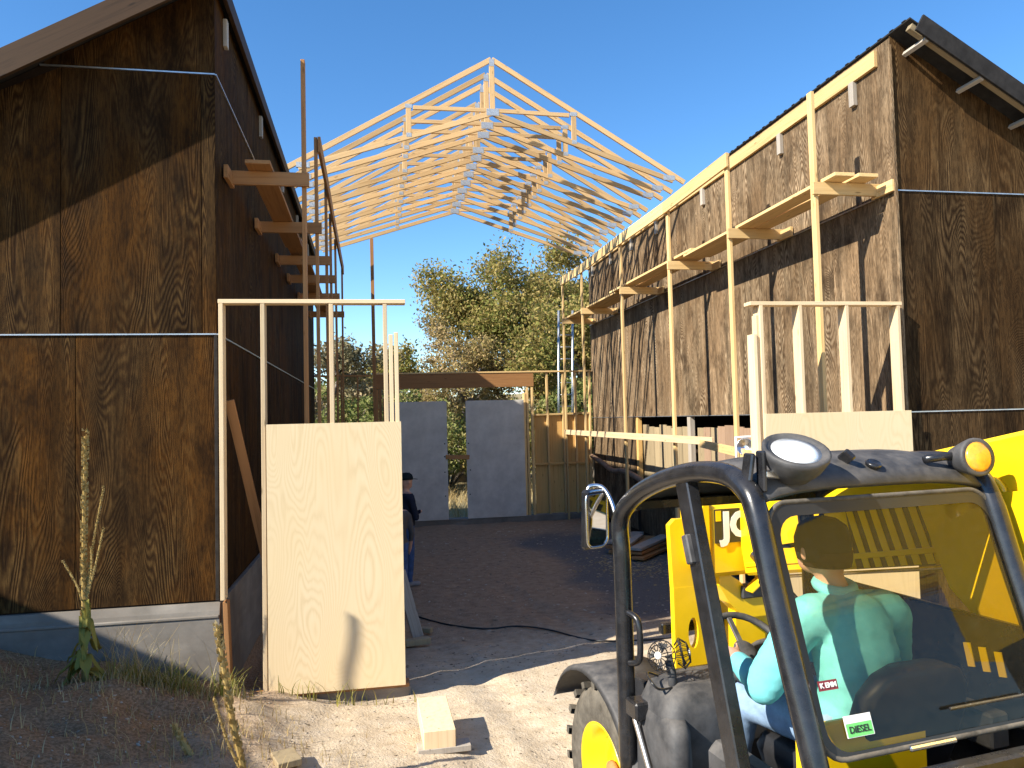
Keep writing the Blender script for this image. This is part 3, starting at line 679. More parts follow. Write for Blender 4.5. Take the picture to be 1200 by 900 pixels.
def tree(name, lab, base, trunk_h, trunk_r, L, lev, per, leaf, crad, mat, lean=(0, 0), spread=.75, up=.12, limbs=4, group=None, sparse=1., squash=.8):
    x, y = base; z = gh(x, y)-.1; t = thing(name, lab, 'tree', (x, y, z), 0, group); segs, tips = [], []
    top = Vector((x+lean[0], y+lean[1], z+trunk_h)); mid = (Vector((x, y, z))+top)/2+Vector((random.gauss(0, .1), 0, 0))
    segs.append(([Vector((x, y, z)), mid, top], [trunk_r*1.25, trunk_r, trunk_r*.85]))
    for i in range(limbs):
        a = 2*pi*i/limbs+random.uniform(-.4, .4); d = Vector((cos(a), sin(a)*.8, random.uniform(.45, 1.0)))
        grow(top-Vector((0, 0, random.random()*.25*trunk_h)), d, L, trunk_r*.55, lev, segs, tips, spread, up)
    grow(top, (0, 0, 1), L, trunk_r*.6, lev, segs, tips, spread, up)
    V, F = [], []
    for pts, rad in segs:
        v, f = tube_geo(pts, rad, 7 if rad[0] > .05 else 4); o = len(V); V += v; F += [tuple(i+o for i in ff) for ff in f]
    mk('trunk', V, F, M['bark'], t, None, True)
    tp_ = [p for p, l in tips if random.random() < sparse]
    C = np.array([tuple(p) for p in tp_]); R_ = crad*rng.uniform(.6, 1.3, len(C))
    V, F = leaves(C, R_, per, leaf, squash); bulk('crown', V, F, mat, t)
    return t
tree('oak_tree', 'sparse bronze oak with dark forked limbs rising behind the gateway header', (3.45, 31), 3.2, .30, 1.9, 3, 60, .06, .5, M['leaf_brown'], (.1, 0), .85, .05, 4, sparse=.8)
tree('oak_tree', 'big olive-brown oak filling the gap under the trusses beside the right wall', (8.6, 35), 4.0, .42, 3.1, 4, 55, .085, .85, M['leaf_olive'], (-.2, 0), .8, .1, 5)
tree('oak_tree', 'olive oak crowding against the big olive oak behind the ladder', (9.4, 32), 3.2, .35, 2.9, 3, 150, .08, .9, M['leaf_olive'], (0, 0), .8, .1, 5)
tree('oak_tree', 'low grey-green oak seen through the left scaffold posts', (-2.2, 33), 2.2, .25, 1.9, 3, 26, .09, .6, M['leaf_grey'], (.2, 0), .8, .1, 4)
tree('oak_tree', 'thin-leaved grey oak between the scaffold and the tall prop post', (.4, 38), 2.4, .25, 1.9, 3, 24, .09, .6, M['leaf_olive'], (0, 0), .8, .1, 4)
tree('oak_tree', 'far oak standing well behind the dark left building', (-9, 48), 3, .3, 2.8, 3, 18, .14, .8, M['leaf_olive'], (0, 0), .8, .1, 4)
tree('oak_tree', 'far oak standing well behind the weathered right building', (19, 46), 3, .3, 3.0, 3, 18, .14, .8, M['leaf_grey'], (0, 0), .8, .1, 4)
def bush(lab, x, y, w, h, n, mat, leaf=.075, name='bush', cat='bush'):
    z = gh(x, y); t = thing(name, lab, cat, (x, y, z)); C, R_ = [], []; V, F = [], []
    for i in range(n):
        a = random.random()*6.28; rr_ = sqrt(random.random()); hh_ = h*(.2+.75*random.random()*(1-.45*rr_))
        C.append((x+cos(a)*rr_*w, y+sin(a)*rr_*w*.8, z+hh_)); R_.append(random.uniform(.25, .5)*min(1, h/2.5))
        if i % 5 == 0:
            v, f = tube_geo([(x+cos(a)*.1, y, z-.1), ((x+C[-1][0])/2, (y+C[-1][1])/2, z+hh_*.45), C[-1]], [.05, .035, .012], 5); o = len(V); V += v; F += [tuple(i_+o for i_ in ff) for ff in f]
    mk('stem', V, F, M['bark'], t, None, True)
    V, F = leaves(C, R_, 90, leaf, .9); bulk('crown', V, F, mat, t)
for lab, x, y, w, h, n, m in (
    ('dense green bush behind the left gateway board', 1.0, 26.5, 2.2, 4.1, 80, 'leaf_green'),
    ('dark green bush showing in the slot between the gateway boards', 2.75, 29, 1.6, 3.4, 60, 'leaf_green'),
    ('olive bush behind the right gateway board', 5.0, 27.5, 1.9, 3.9, 80, 'leaf_olive'),
    ('thick green bush behind the ochre plywood studs', 8.0, 27.5, 2.2, 5.2, 110, 'leaf_green'),
    ('green bush low behind the left scaffold', -1.4, 27, 2.0, 4.6, 90, 'leaf_green'),
    ('grey bush beyond the dark left building corner', -4.2, 30, 2.4, 4.4, 80, 'leaf_grey'),
    ('wide olive bush beyond the weathered building corner', 11.5, 28, 2.6, 5.0, 100, 'leaf_olive')):
    bush(lab, x, y, w, h, n, M[m])
# far wooded slope: one mass
C = [(x+random.uniform(-2, 2), random.uniform(58, 75), 0) for x in np.arange(-60, 75, 1.1)]
C = [(x, y, gh(x, y)+random.uniform(.5, 3.6)) for x, y, _ in C for _k in range(3)]
V, F = leaves(C, [1.5]*len(C), 40, .28, .8); tag(bulk('far_woodland', V, F, M['leaf_grey']), 'far band of scrubby woodland beyond the meadow', 'woodland', kind='stuff')

# ------------------------------------------------------------------ weeds
def blades(name, lab, pts, hmin, hmax, mat, w=.004, cat='grass'):
    V, F = [], []; c = 0
    for x, y in pts:
        z = gh(x, y); h = random.uniform(hmin, hmax); a = random.random()*6.28; l = h*random.uniform(.2, .9); dx, dy = cos(a), sin(a)
        for i in range(4):
            t = i/3; bx, by, bz = x+dx*l*t*t, y+dy*l*t*t, z+h*t*(1-.25*t*l/h); ww = w*(1-.8*t)
            V += [(bx-dy*ww, by+dx*ww, bz), (bx+dy*ww, by-dx*ww, bz)]
        F += [(c+2*i, c+2*i+1, c+2*i+3, c+2*i+2) for i in range(3)]; c += 8
    return tag(bulk(name, V, F, mat), lab, cat, kind='stuff')
def clus(n, x, y, sx, sy): return [(random.gauss(x, sx), random.gauss(y, sy)) for _ in range(n)]
blades('dry_grass', 'dry straw grass on the shaded bank', clus(500, -1.8, 6.8, .3, .16)+clus(380, -1.7, 6.1, .6, .5)+clus(260, -1.0, 5.7, .35, .35)+clus(260, -2.7, 6.6, .4, .3)+clus(200, -1.9, 5.0, .7, .4), .02, .13, M['straw'])
blades('green_weeds', 'tangled green weeds under the mullein', clus(420, -1.8, 6.9, .22, .12)+clus(60, -1.25, 6.95, .1, .08)+clus(50, -.5, 7.1, .4, .03), .05, .24, M['weed_green'], .006)
blades('wispy_straw', 'long wispy straw arching over the concrete footing', clus(70, -1.95, 6.85, .2, .1), .3, .55, M['straw'], .0035)
blades('meadow_grass', 'pale dry meadow grass beyond the gateway', [(random.uniform(-2, 8), random.uniform(20.2, 28)) for _ in range(5000)], .12, .5, M['straw'], .012)
def mullein(lab, x, y, h, lean, arms=(), leafy=0):
    z = gh(x, y)-.02; t = thing('mullein_plant', lab, 'weed', (x, y, z))
    def spike(nm, p0, p1, r):
        p0, p1 = Vector(p0), Vector(p1); mid = (p0+p1)/2+Vector((random.gauss(0, .015), 0, 0)); pts = smooth_path([p0, mid, p1], 8)
        V, F = tube_geo(pts, [r*(1-.45*i/len(pts)) for i in range(len(pts))], 7)
        n = int((p1-p0).length*260); c = len(V)
        for i in range(n):      # seed capsules studding the spike
            q = pts[min(len(pts)-1, int((.12+.88*random.random())*len(pts)))]+(p1-p0)*random.uniform(-.03, .03); a = random.random()*6.28; o = Vector((cos(a), sin(a), 0))*r*.85; s = r*.55
            V += [q+o+Vector((s, 0, -s)), q+o+Vector((-s*.6, s, -s)), q+o+Vector((-s*.6, -s, -s)), q+o*1.6+Vector((0, 0, s))]
            F += [(c, c+1, c+3), (c+1, c+2, c+3), (c+2, c, c+3), (c, c+2, c+1)]; c += 4
        mk(nm, V, F, M['stalk'], t)
    top = (x+lean[0], y+lean[1], z+h)
    spike('flower_spike', (x, y, z), top, .021 if h > 1 else .021)
    for f0, dx, dy, f1 in arms:
        spike('side_spike', Vector((x, y, z)).lerp(Vector(top), f0), (x+lean[0]*f1+dx, y+dy, z+h*f1), .009)
    for i in range(leafy):
        a = random.random()*6.28; hz_ = random.random()**1.5; L = random.uniform(.20, .34)*(1-.65*hz_); zz = z+.05+.62*hz_; dr = Vector((cos(a), sin(a), 0)); sd = Vector((-sin(a), cos(a), 0))
        V, F = [], []; n = 6
        for j in range(n+1):
            u = j/n; c = Vector((x, y, zz))+dr*(L*u*.75)+Vector((0, 0, .10*u-.30*u*u*random.uniform(.7, 1.2)))
            w = .19*L*sin(pi*min(1, u*.9+.08))*(1+.25*sin(u*9+i))
            V += [c-sd*w+Vector((0, 0, .012)), c+Vector((0, 0, -.006)), c+sd*w+Vector((0, 0, .012))]
        for j in range(n): F += [(3*j, 3*j+1, 3*j+4, 3*j+3), (3*j+1, 3*j+2, 3*j+5, 3*j+4)]
        mk('leaf', V, F, M['weed_green'], t, None, True)
    return t
mullein('tall leafy mullein with a long dry flower spike in front of the dark plywood', -2.31, 6.72, 2.0, (.0, .02), ((.32, .14, .0, .62), (.30, .13, .03, .78), (.30, -.16, .0, .50), (.34, .05, 0, .55)), 30)
mullein('bare dry mullein stalk leaning beside the concrete corner', -.80, 5.05, 1.0, (-.17, .0), ((.03, -.10, 0, .56),))
mullein('short stub of a dry mullein on the bank', -1.22, 5.5, .22, (-.12, .02))

# ------------------------------------------------------------------ people
def body_mesh(name, caps, voxel, regions, parent, MM=None, smooth_it=4):
    """caps: tapered limbs (p0,p1,r0,r1) fused by a voxel remesh into one skin; regions(p)->material index"""
    bm = bmesh.new()
    for p0, p1, r0_, r1_ in caps:
        p0, p1 = Vector(p0), Vector(p1); n = 7; pts = [p0.lerp(p1, i/n) for i in range(n+1)]; rd = [r0_+(r1_-r0_)*i/n for i in range(n+1)]
        d = (p1-p0); d = d.normalized() if d.length > 1e-5 else Vector((0, 0, 1))
        pts = [p0-d*r0_*.85, p0-d*r0_*.5]+pts+[p1+d*r1_*.5, p1+d*r1_*.85]; rd = [r0_*.45, r0_*.85]+rd+[r1_*.85, r1_*.45]
        V, F = tube_geo(pts, rd, 14); vs_ = [bm.verts.new(v) for v in V]
        for f in F: bm.faces.new([vs_[i] for i in f])
    bmesh.ops.recalc_face_normals(bm, faces=bm.faces)
    me = bpy.data.meshes.new(name); bm.to_mesh(me); bm.free(); ob = bpy.data.objects.new(name+'_tmp', me); COL.objects.link(ob)
    m = ob.modifiers.new('r', 'REMESH'); m.mode = 'VOXEL'; m.voxel_size = voxel; m.use_smooth_shade = True
    s = ob.modifiers.new('s', 'SMOOTH'); s.factor = .5; s.iterations = smooth_it
    dg = bpy.context.evaluated_depsgraph_get(); out = bpy.data.meshes.new_from_object(ob.evaluated_get(dg)); bpy.data.objects.remove(ob)
    out.materials.clear(); mats, fn = regions
    for mm in mats: out.materials.append(mm)
    for v in out.vertices:
        q_ = Vector((v.co.x*7, v.co.y*7, v.co.z*15+v.co.x*5)); nz = noise.noise(v.co*8)*.005+abs(noise.noise(q_*1.5))*.007+noise.noise(v.co*26)*.002; v.co += v.normal*nz*(0 if fn(v.co) == 0 else 1)
    for p in out.polygons: p.material_index = fn(p.center); p.use_smooth = True
    return link(bpy.data.objects.new(name, out), parent, MM)
def standing(lab, x, y, rz, shirt, hgt, folded, cap):
    t = thing('person', lab, 'person', (x, y, gh(x, y)), rz); k_ = hgt/1.78; MM = WM[t.name].copy() @ Matrix.Scale(k_, 4)
    c = [((0, 0, .98), (0, .01, 1.14), .155, .15), ((0, .01, 1.14), (0, 0, 1.36), .155, .165), ((-.13, 0, 1.40), (.13, 0, 1.40), .095, .095), ((0, 0, 1.44), (0, .01, 1.53), .06, .055),
         ((0, .015, 1.62), (0, .03, 1.68), .088, .10), ((0, .07, 1.585), (0, .06, 1.60), .055, .06), ((0, .118, 1.615), (0, .105, 1.65), .018, .014), ((-.095, .02, 1.63), (-.095, .02, 1.66), .02, .02), ((.095, .02, 1.63), (.095, .02, 1.66), .02, .02)]
    for s in (-1, 1):
        c += [((s*.10, 0, .95), (s*.11, .02, .50), .095, .066), ((s*.11, .02, .50), (s*.115, -.01, .10), .066, .048), ((s*.115, -.03, .05), (s*.125, .15, .04), .046, .04)]
        if folded: c += [((s*.20, 0, 1.38), (s*.25, .06, 1.10), .058, .05), ((s*.25, .06, 1.10), (-s*.06, .22, 1.16), .048, .036), ((-s*.06, .22, 1.16), (-s*.13, .20, 1.18), .036, .03)]
        else:
            c += [((s*.20, 0, 1.38), (s*.25, -.02, 1.10), .058, .047), ((s*.25, -.02, 1.10), (s*.26, .08, .88), .045, .033), ((s*.26, .09, .86), (s*.255, .11, .79), .036, .03)]
            for f in range(4): c += [((s*.26, .085+.018*f, .79), (s*.25, .10+.018*f, .71+.012*abs(f-1.5)), .0095, .008)]
            c += [((s*.25, .12, .84), (s*.235, .145, .77), .011, .009)]
    def reg(p):
        if p.z > 1.475: return 0
        if p.z < .085: return 3
        if p.z < .96: return 0 if (abs(p.x) > .2 and not folded) else 2
        if folded and p.y > .2 and p.z < 1.25: return 0
        return 1
    body_mesh('body', c, .016, ([M['skin'], M[shirt], M['dark_jeans'], M['shoe']], reg), t, MM)
    if cap:
        lathe('cap', [(.112, 1.685), (.116, 1.72), (.10, 1.765), (.06, 1.795), (.01, 1.80)], M['cap'], t, MM @ Matrix.Translation((0, .02, 0)), 20)
        mk('cap_brim', [(-.09, .09, 1.695), (.09, .09, 1.695), (.06, .20, 1.68), (-.06, .20, 1.68), (-.09, .09, 1.705), (.09, .09, 1.705), (.06, .20, 1.69), (-.06, .20, 1.69)], [(0, 3, 2, 1), (4, 5, 6, 7), (0, 1, 5, 4), (1, 2, 6, 5), (2, 3, 7, 6), (3, 0, 4, 7)], M['cap'], t, MM)
    else: lathe('hair', [(.104, 1.66), (.108, 1.70), (.09, 1.755), (.05, 1.78), (.01, 1.785)], M['hair'], t, MM @ Matrix.Translation((0, .02, 0)), 18)
    return t
standing('person in a dark cap, navy shirt and jeans standing with folded arms in the shade', .50, 12.45, radians(-65), 'navy', 1.80, True, True)
standing('person in a grey sweatshirt and jeans, half hidden behind the pale plywood sheet', .33, 11.35, radians(20), 'grey_shirt', 1.60, False, False)

# ------------------------------------------------------------------ telehandler  (u right, v forward, w up)
AM = radians(8); MB = Matrix.Translation((1.44, 2.70, 0)) @ Matrix.Rotation(AM, 4, 'Z')
th = thing('telehandler', 'yellow and black telehandler with an open cab and a smoked rear window', 'telehandler', (1.44, 2.70, 0), AM)
def T(p): return MB @ Matrix.Translation(p)
def tb(name, pts, r, mat, par=None, seg=12, sm=0, closed=False): return tube(name, pts, r, M[mat], par or th, MB, seg, closed, sm)
def bx(name, c, d, mat, par=None, R=None, bev=.01):
    m_ = T(c) @ (R if R is not None else Matrix.Identity(4)); return link(bpy.data.objects.new(name, box_mesh(*d, M[mat], bev)), par or th, m_)
def mm(name, V, F, mat, par=None, smooth=False): return mk(name, V, F, M[mat], par or th, MB, smooth)
CW = 1.19
rail = [(1.20, 1.95), (1.17, 2.10), (1.00, 2.235), (.73, 2.335), (.43, 2.395), (.20, 2.40), (.07, 2.355), (0, 2.26)]
for u in (0, CW):
    pts = [(u, 1.16, .82), (u, 1.16, 1.4), (u, 1.165, 1.9)]+[(u, v, w) for v, w in rail[1:]]+[(u, -.10, 1.93), (u, -.27, 1.43), (u, -.36, 1.10)]
    tb('roll_cage_tube', pts, .046, 'black_paint', seg=14, sm=5)
# middle post, flat section, leaning
V0 = Vector((0, .56, 2.36)); V1 = Vector((0, .13, .95))
def bar(name, a, b, w, t_, mat, par=None, side=(0, 1, 0), bev=.006):
    a, b = MB @ Vector(a), MB @ Vector(b); return board(name, a, b, w, t_, M[mat], par or th, side=MB.to_3x3() @ Vector(side), bev=bev)
bar('middle_post', (.01, .52, 2.35), (.01, .12, .95), .10, .06, 'black_paint')
bar('latch', (-.03, .47, 2.12), (-.03, .43, 2.0), .045, .03, 'black_dusty')
# roof skin between the tubes
RP = [(1.14, 2.13), (1.0, 2.225), (.86, 2.285), (.73, 2.325), (.58, 2.365), (.43, 2.388), (.30, 2.40), (.20, 2.395), (.12, 2.372), (.06, 2.335), (.02, 2.29)]
V, F = [], []; nu = 13
for v, w in RP:
    for i in range(nu):
        s = i/(nu-1); V.append((.02+(CW-.04)*s, v, w+.045*(1-(2*s-1)**4)))
for j in range(len(RP)-1):
    for i in range(nu-1): a = j*nu+i; F.append((a, a+1, a+nu+1, a+nu))
roofp = mm('cab_roof', V, F, 'black_dusty', smooth=True)
mod = roofp.modifiers.new('thick', 'SOLIDIFY'); mod.thickness = .025; mod.offset = -1
bar('roof_lug', (.52, .12, 2.44), (.50, .05, 2.47), .05, .025, 'black_paint', roofp)
lathe('roof_socket', [(.03, 0), (.034, .012), (.026, .02), (.014, .014)], M['black_paint'], roofp, T((.62, .06, 2.415)) @ Matrix.Rotation(radians(25), 4, 'X'), 14)
bar('front_header', (.03, 1.07, 2.185), (CW-.03, 1.07, 2.185), .05, .05, 'black_paint')
# rear window in its black surround, reclined
pd = Vector((0, -.27, 1.43-2.28)).normalized()
def win(u, s): return Vector((u, .012, 2.285))+pd*s
def rrect(u0_, u1_, s0_, s1_, r, n=6):
    out = []
    for cu, cs, a0 in ((u1_-r, s0_+r, -90), (u1_-r, s1_-r, 0), (u0_+r, s1_-r, 90), (u0_+r, s0_+r, 180)):
        for i in range(n+1): a = radians(a0+90*i/n); out.append((cu+r*cos(a), cs+r*sin(a)))
    return out
oc = rrect(.035, CW-.02, -.01, .90, .10); ic = rrect(.075, CW-.05, .045, .88, .09); nn = len(oc)
nrm = Vector((1, 0, 0)).cross(pd).normalized()
if nrm.y > 0: nrm = -nrm
V = [win(*p)+nrm*.012 for p in oc]+[win(*p)+nrm*.012 for p in ic]; F = [(i, (i+1) % nn, nn+(i+1) % nn, nn+i) for i in range(nn)]
fn_ = (win(*oc[8])-win(*oc[0])).cross(win(*oc[16])-win(*oc[0])); GS = 1 if fn_.dot(nrm) > 0 else -1
rw = mm('rear_window', [win(*p)+nrm*.008 for p in oc], [tuple(range(nn))[::GS]], 'glass')
mm('window_border', V, F, 'black_decal', rw)
tb('window_seal', [win(*p)+nrm*.01 for p in oc], .010, 'rubber', rw, 8, 0, True)
def decal(name, u, s, w, h, mat, par, rot=0):
    c = win(u, s)+nrm*.0145; zx = Vector((1, 0, 0)); zy = -pd; R_ = Matrix(((1, zy.x, nrm.x, 0), (0, zy.y, nrm.y, 0), (0, zy.z, nrm.z, 0), (0, 0, 0, 1)))
    MM_ = MB @ Matrix.Translation(c) @ R_ @ Matrix.Rotation(rot, 4, 'Z')
    o = link(bpy.data.objects.new(name, box_mesh(w, h, .001, M[mat], 0)), par, MM_); return o, MM_
st, MS = decal('diesel_sticker', .215, .80, .12, .072, 'white_paint', rw)
g1, MG = decal('sticker_field', .215, .812, .112, .044, 'green', rw); g1.matrix_local = WM[rw.name].inverted() @ MG @ Matrix.Translation((0, 0, .001))
text_obj('lettering', 'DIESEL', .032, M['black_decal'], rw, MG @ Matrix.Translation((0, 0, .003)), .0003)
kx, MK = decal('maroon_label', .125, .655, .085, .034, 'maroon', rw); text_obj('lettering', 'K EMM', .024, M['white_paint'], rw, MK @ Matrix.Translation((0, 0, .003)), .0006)
bar('wiper_arm', win(.62, .80)+nrm*.03, win(1.02, .80)+nrm*.03, .012, .012, 'black_paint', rw)
bar('window_hinge', win(.40, .905)+nrm*.02, win(.62, .905)+nrm*.02, .02, .02, 'chrome', rw)
# rear work light, amber beacon
wlM = T((.19, .02, 2.435)) @ axis_M((0, 0, 0), (-.12, -.46, .88))
wk = lathe('work_light', [(.03, -.06), (.07, -.045), (.11, .01), (.128, .055), (.13, .075), (.118, .082), (.112, .07)], M['black_dusty'], th, wlM, 28)
lathe('lens', [(.113, .066), (.06, .078), (.005, .083)], M['lens'], wk, wlM, 28)
bar('bracket', (.05, .03, 2.34), (.05, .03, 2.50), .05, .02, 'black_paint', wk); bar('bracket', (.05, .03, 2.41), (.19, .03, 2.40), .05, .03, 'chrome', wk); bar('bracket', (.0, .06, 2.38), (.02, .06, 2.49), .06, .02, 'black_paint', wk)
abM = T((1.075, -.02, 2.435)) @ axis_M((0, 0, 0), (-.12, -.97, .12))
ab = lathe('amber_lamp', [(.02, -.10), (.05, -.09), (.072, -.02), (.082, .02), (.08, .035), (.07, .035)], M['black_dusty'], th, abM, 24)
lathe('lens', [(.071, .03), (.05, .044), (.005, .05)], M['amber'], ab, abM, 24)
tb('lamp_arm', [(.90, .06, 2.43), (.98, .04, 2.44), (1.06, .03, 2.44)], .018, 'black_paint', ab)
# mirror on its hoop
mi = bx('mirror', (-.085, 1.32, 2.095), (.165, .05, .32), 'black_paint', None, Matrix.Rotation(radians(20), 4, 'Z') @ Matrix.Rotation(radians(3), 4, 'X'), .03)
bx('mirror_glass', (-.0755, 1.2955, 2.095), (.13, .004, .27), 'mirror', mi, Matrix.Rotation(radians(20), 4, 'Z') @ Matrix.Rotation(radians(3), 4, 'X'), .001)
tb('mirror_rim', [Vector((-.077+a*cos(radians(20)), 1.298+a*sin(radians(20)), 2.095+b)) for a, b in rrect(-.078, .078, -.15, .15, .05)], .007, 'chrome', mi, 6, 0, True)
tb('mirror_arm', [(0, 1.19, 2.02), (-.0, 1.25, 2.16), (-.02, 1.31, 2.25), (-.06, 1.345, 2.27), (-.10, 1.355, 2.25), (-.105, 1.345, 2.15)], .012, 'chrome', mi, 8, 5)
# grab handle, hinge plate, sill panel
tb('grab_handle', [(0, 1.12, 1.63), (.02, 1.06, 1.61), (.025, 1.04, 1.55), (.025, 1.04, 1.44), (.02, 1.06, 1.39), (0, 1.12, 1.37)], .016, 'black_paint', None, 10, 4)
bx('hinge_plate', (.03, 1.06, 1.16), (.12, .12, .09), 'black_paint')
# lower cab shell and dash console
def shell(name, secs, mat, par=None):
    V, F = [], []; n = len(secs[0])
    for s in secs: V += s
    for j in range(len(secs)-1):
        for i in range(n): a = j*n+i; b = j*n+(i+1) % n; F.append((a, b, b+n, a+n))
    F += [tuple(range(n))[::-1], tuple((len(secs)-1)*n+i for i in range(n))]
    return mm(name, V, F, mat, par, True)
def ring(cu, cv, w, du, dv, r, n=4): return [(cu+a, cv+b, w) for a, b in rrect(-du, du, -dv, dv, r, n)]
shell('dash_console', [ring(.40, .98, .75, .36, .14, .06), ring(.40, .97, 1.05, .37, .17, .07), ring(.40, .96, 1.20, .36, .18, .08), ring(.41, .97, 1.28, .33, .16, .08), ring(.42, .98, 1.315, .27, .11, .07)], 'black_dusty')
shell('foot_well_panel', [ring(.07, .93, .55, .055, .20, .04), ring(.075, .92, 1.0, .06, .20, .05), ring(.08, .90, 1.14, .055, .17, .05), ring(.085, .90, 1.19, .04, .13, .035)], 'black_dusty')
bx('cab_floor', (.55, .45, .62), (1.06, 1.5, .06), 'black_dusty'); rwl = bx('right_wall', (CW+.02, .35, 1.18), (.04, 1.5, 1.1), 'black_paint'); bx('rear_bulkhead', (.55, -.36, 1.0), (1.1, .06, .78), 'black_paint')
bar('door_sill_strip', (-.01, 1.06, 1.12), (.0, .72, .60), .03, .02, 'chrome')
for i in range(3): bar('hazard_stripe', (CW-.004, -.02+.075*i, 1.50), (CW-.004, .0+.075*i, 1.60), .004, .036, 'yellow', rwl, side=(1, 0, 0), bev=0)
# steering wheel and column
sc_ = Vector((.45, .74, 1.50)); sa = Vector((0, -.62, .78)).normalized(); ex = Vector((1, 0, 0)); ey = sa.cross(ex)
sw = tb('steering_wheel', [sc_+ex*(.195*cos(a))+ey*(.195*sin(a)) for a in [2*pi*i/28 for i in range(28)]], .017, 'black_dusty', None, 8, 0, True)
for a in (90, 210, 330): bar('spoke', sc_-sa*.03, sc_+ex*(.19*cos(radians(a)))+ey*(.19*sin(radians(a))), .03, .014, 'black_dusty', sw, side=tuple(sa.cross(ex*cos(radians(a))+ey*sin(radians(a)))))
lathe('hub', [(.05, -.04), (.06, 0), (.045, .015), (.005, .02)], M['black_dusty'], sw, T(sc_-sa*.02) @ axis_M((0, 0, 0), sa), 18)
tb('column', [sc_-sa*.05, sc_-sa*.3, (.45, 1.0, 1.0)], .045, 'black_dusty', sw)
# dash fan: two cages
fan = tb('dash_fan', [(.14, .92, 1.26), (.14, .93, 1.36), (.13, .94, 1.42)], .022, 'black_dusty')
for cu, ax in ((.085, (-.75, -.5, .3)), (.20, (.8, -.45, .2))):
    A_ = T((cu, .93, 1.45)) @ axis_M((0, 0, 0), ax)
    V, F = [], []
    for i in range(14):
        a = 2*pi*i/14; v, f = tube_geo([(0.012*cos(a), .012*sin(a), .04), (.045*cos(a), .045*sin(a), .035), (.075*cos(a), .075*sin(a), 0), (.045*cos(a), .045*sin(a), -.03)], .0022, 4)
        o_ = len(V); V += v; F += [tuple(q+o_ for q in ff) for ff in f]
    for r_, z_ in ((.075, 0), (.05, .033)):
        v, f = tube_geo([(r_*cos(2*pi*i/20), r_*sin(2*pi*i/20), z_) for i in range(20)], .003, 4, True); o_ = len(V); V += v; F += [tuple(q+o_ for q in ff) for ff in f]
    mk('fan_cage', V, F, M['black_paint'], fan, A_)
    lathe('fan_badge', [(.018, .036), (.018, .042), (.002, .044)], M['white_paint'], fan, A_, 14)
    V, F = [], []
    for i in range(4):
        a = pi/2*i; V += [(.01*cos(a), .01*sin(a), .0), (.065*cos(a-.35), .065*sin(a-.35), -.012), (.065*cos(a+.35), .065*sin(a+.35), .012)]; F.append((3*i, 3*i+1, 3*i+2))
    mk('fan_blades', V, F, M['black_dusty'], fan, A_)
tb('fan_cord', [(.12, .90, 1.30), (.04, .88, 1.31), (.01, .90, 1.34), (.03, .98, 1.36), (.1, 1.0, 1.33)], .006, 'black_paint', fan, 6, 5)
# front wheel + mudguard (left, right), rear wheels
def wheel(c, ang):
    MW = T(c) @ Matrix.Rotation(ang, 4, 'Z') @ Matrix.Rotation(radians(90), 4, 'Y')
    w = bpy.data.objects.new('wheel', None); link(w, th, MW)
    ty = lathe('tyre', [(.27, -.15), (.33, -.165), (.43, -.165), (.475, -.14), (.49, -.09), (.49, .09), (.475, .14), (.43, .165), (.33, .165), (.27, .15), (.26, 0), (.27, -.15)], M['rubber'], w, MW, 40, False)
    V, F = [], []; c_ = 0
    for i in range(20):
        for s in (-1, 1):
            a0 = 2*pi*(i+(.5 if s > 0 else 0))/20; q = []
            for r_ in (.478, .515):
                for t_, da in ((.0, .06), (.165, .16)):
                    for e in (-.045, .045): a = a0+da+e; q.append((r_*cos(a), r_*sin(a), s*t_))
            V += q; b = 8*c_; F += [(b+4, b+5, b+7, b+6), (b, b+4, b+6, b+2), (b+1, b+3, b+7, b+5), (b+2, b+6, b+7, b+3), (b, b+1, b+5, b+4)]; c_ += 1
    tag(mk('tread_lugs', V, F, M['rubber'], w, MW), kind='stuff')
    lathe('rim', [(.05, -.06), (.10, -.06), (.13, -.035), (.21, -.045), (.235, -.12), (.275, -.155), (.29, -.16), (.285, -.13), (.25, -.08), (.25, .1), (.1, .1)], M['yellow'], w, MW, 36)
    lathe('hub', [(.07, -.075), (.065, -.10), (.02, -.11)], M['fir_red'], w, MW, 12)
wheel((.23, 1.66, .56), radians(0)); wheel((1.55, 1.66, .56), 0); wheel((.23, -.75, .56), 0); wheel((1.55, -.75, .56), 0)
def guard(u0_, u1_, cv, cw, r, a0, a1):
    V, F = [], []; n = 16
    for i in range(n+1):
        a = radians(a0+(a1-a0)*i/n)
        for rr_, uu_ in ((r-.03, u0_), (r, u0_+.02), (r, u1_), (r-.015, u1_), (r-.02, u0_+.03)): V.append((uu_, cv+rr_*cos(a), cw+rr_*sin(a)))
    for i in range(n):
        for j in range(5): a = 5*i+j; b = 5*i+(j+1) % 5; F.append((a, b, b+5, a+5))
    F += [(0, 1, 2, 3, 4), tuple(5*n+j for j in (4, 3, 2, 1, 0))]
    return mm('mudguard', V, F, 'black_dusty', None, True)
guard(-.02, .42, 1.66, .56, .62, 30, 158); guard(1.36, 1.78, 1.66, .56, .62, 30, 158)
# chassis, rear engine deck, tail
bx('chassis', (.90, .5, .60), (.70, 3.2, .36), 'black_paint'); bx('engine_cover', (1.68, .1, .95), (.36, 1.5, .66), 'yellow', None, None, .05)
bx('rear_deck', (.62, -.86, .98), (1.24, .86, .70), 'yellow', None, Matrix.Rotation(radians(3), 4, 'X'), .05); bx('counterweight', (.85, -1.35, .78), (1.5, .3, .7), 'yellow', None, None, .06)
bx('front_bulkhead', (.62, 1.30, .92), (.95, .14, .6), 'black_paint')
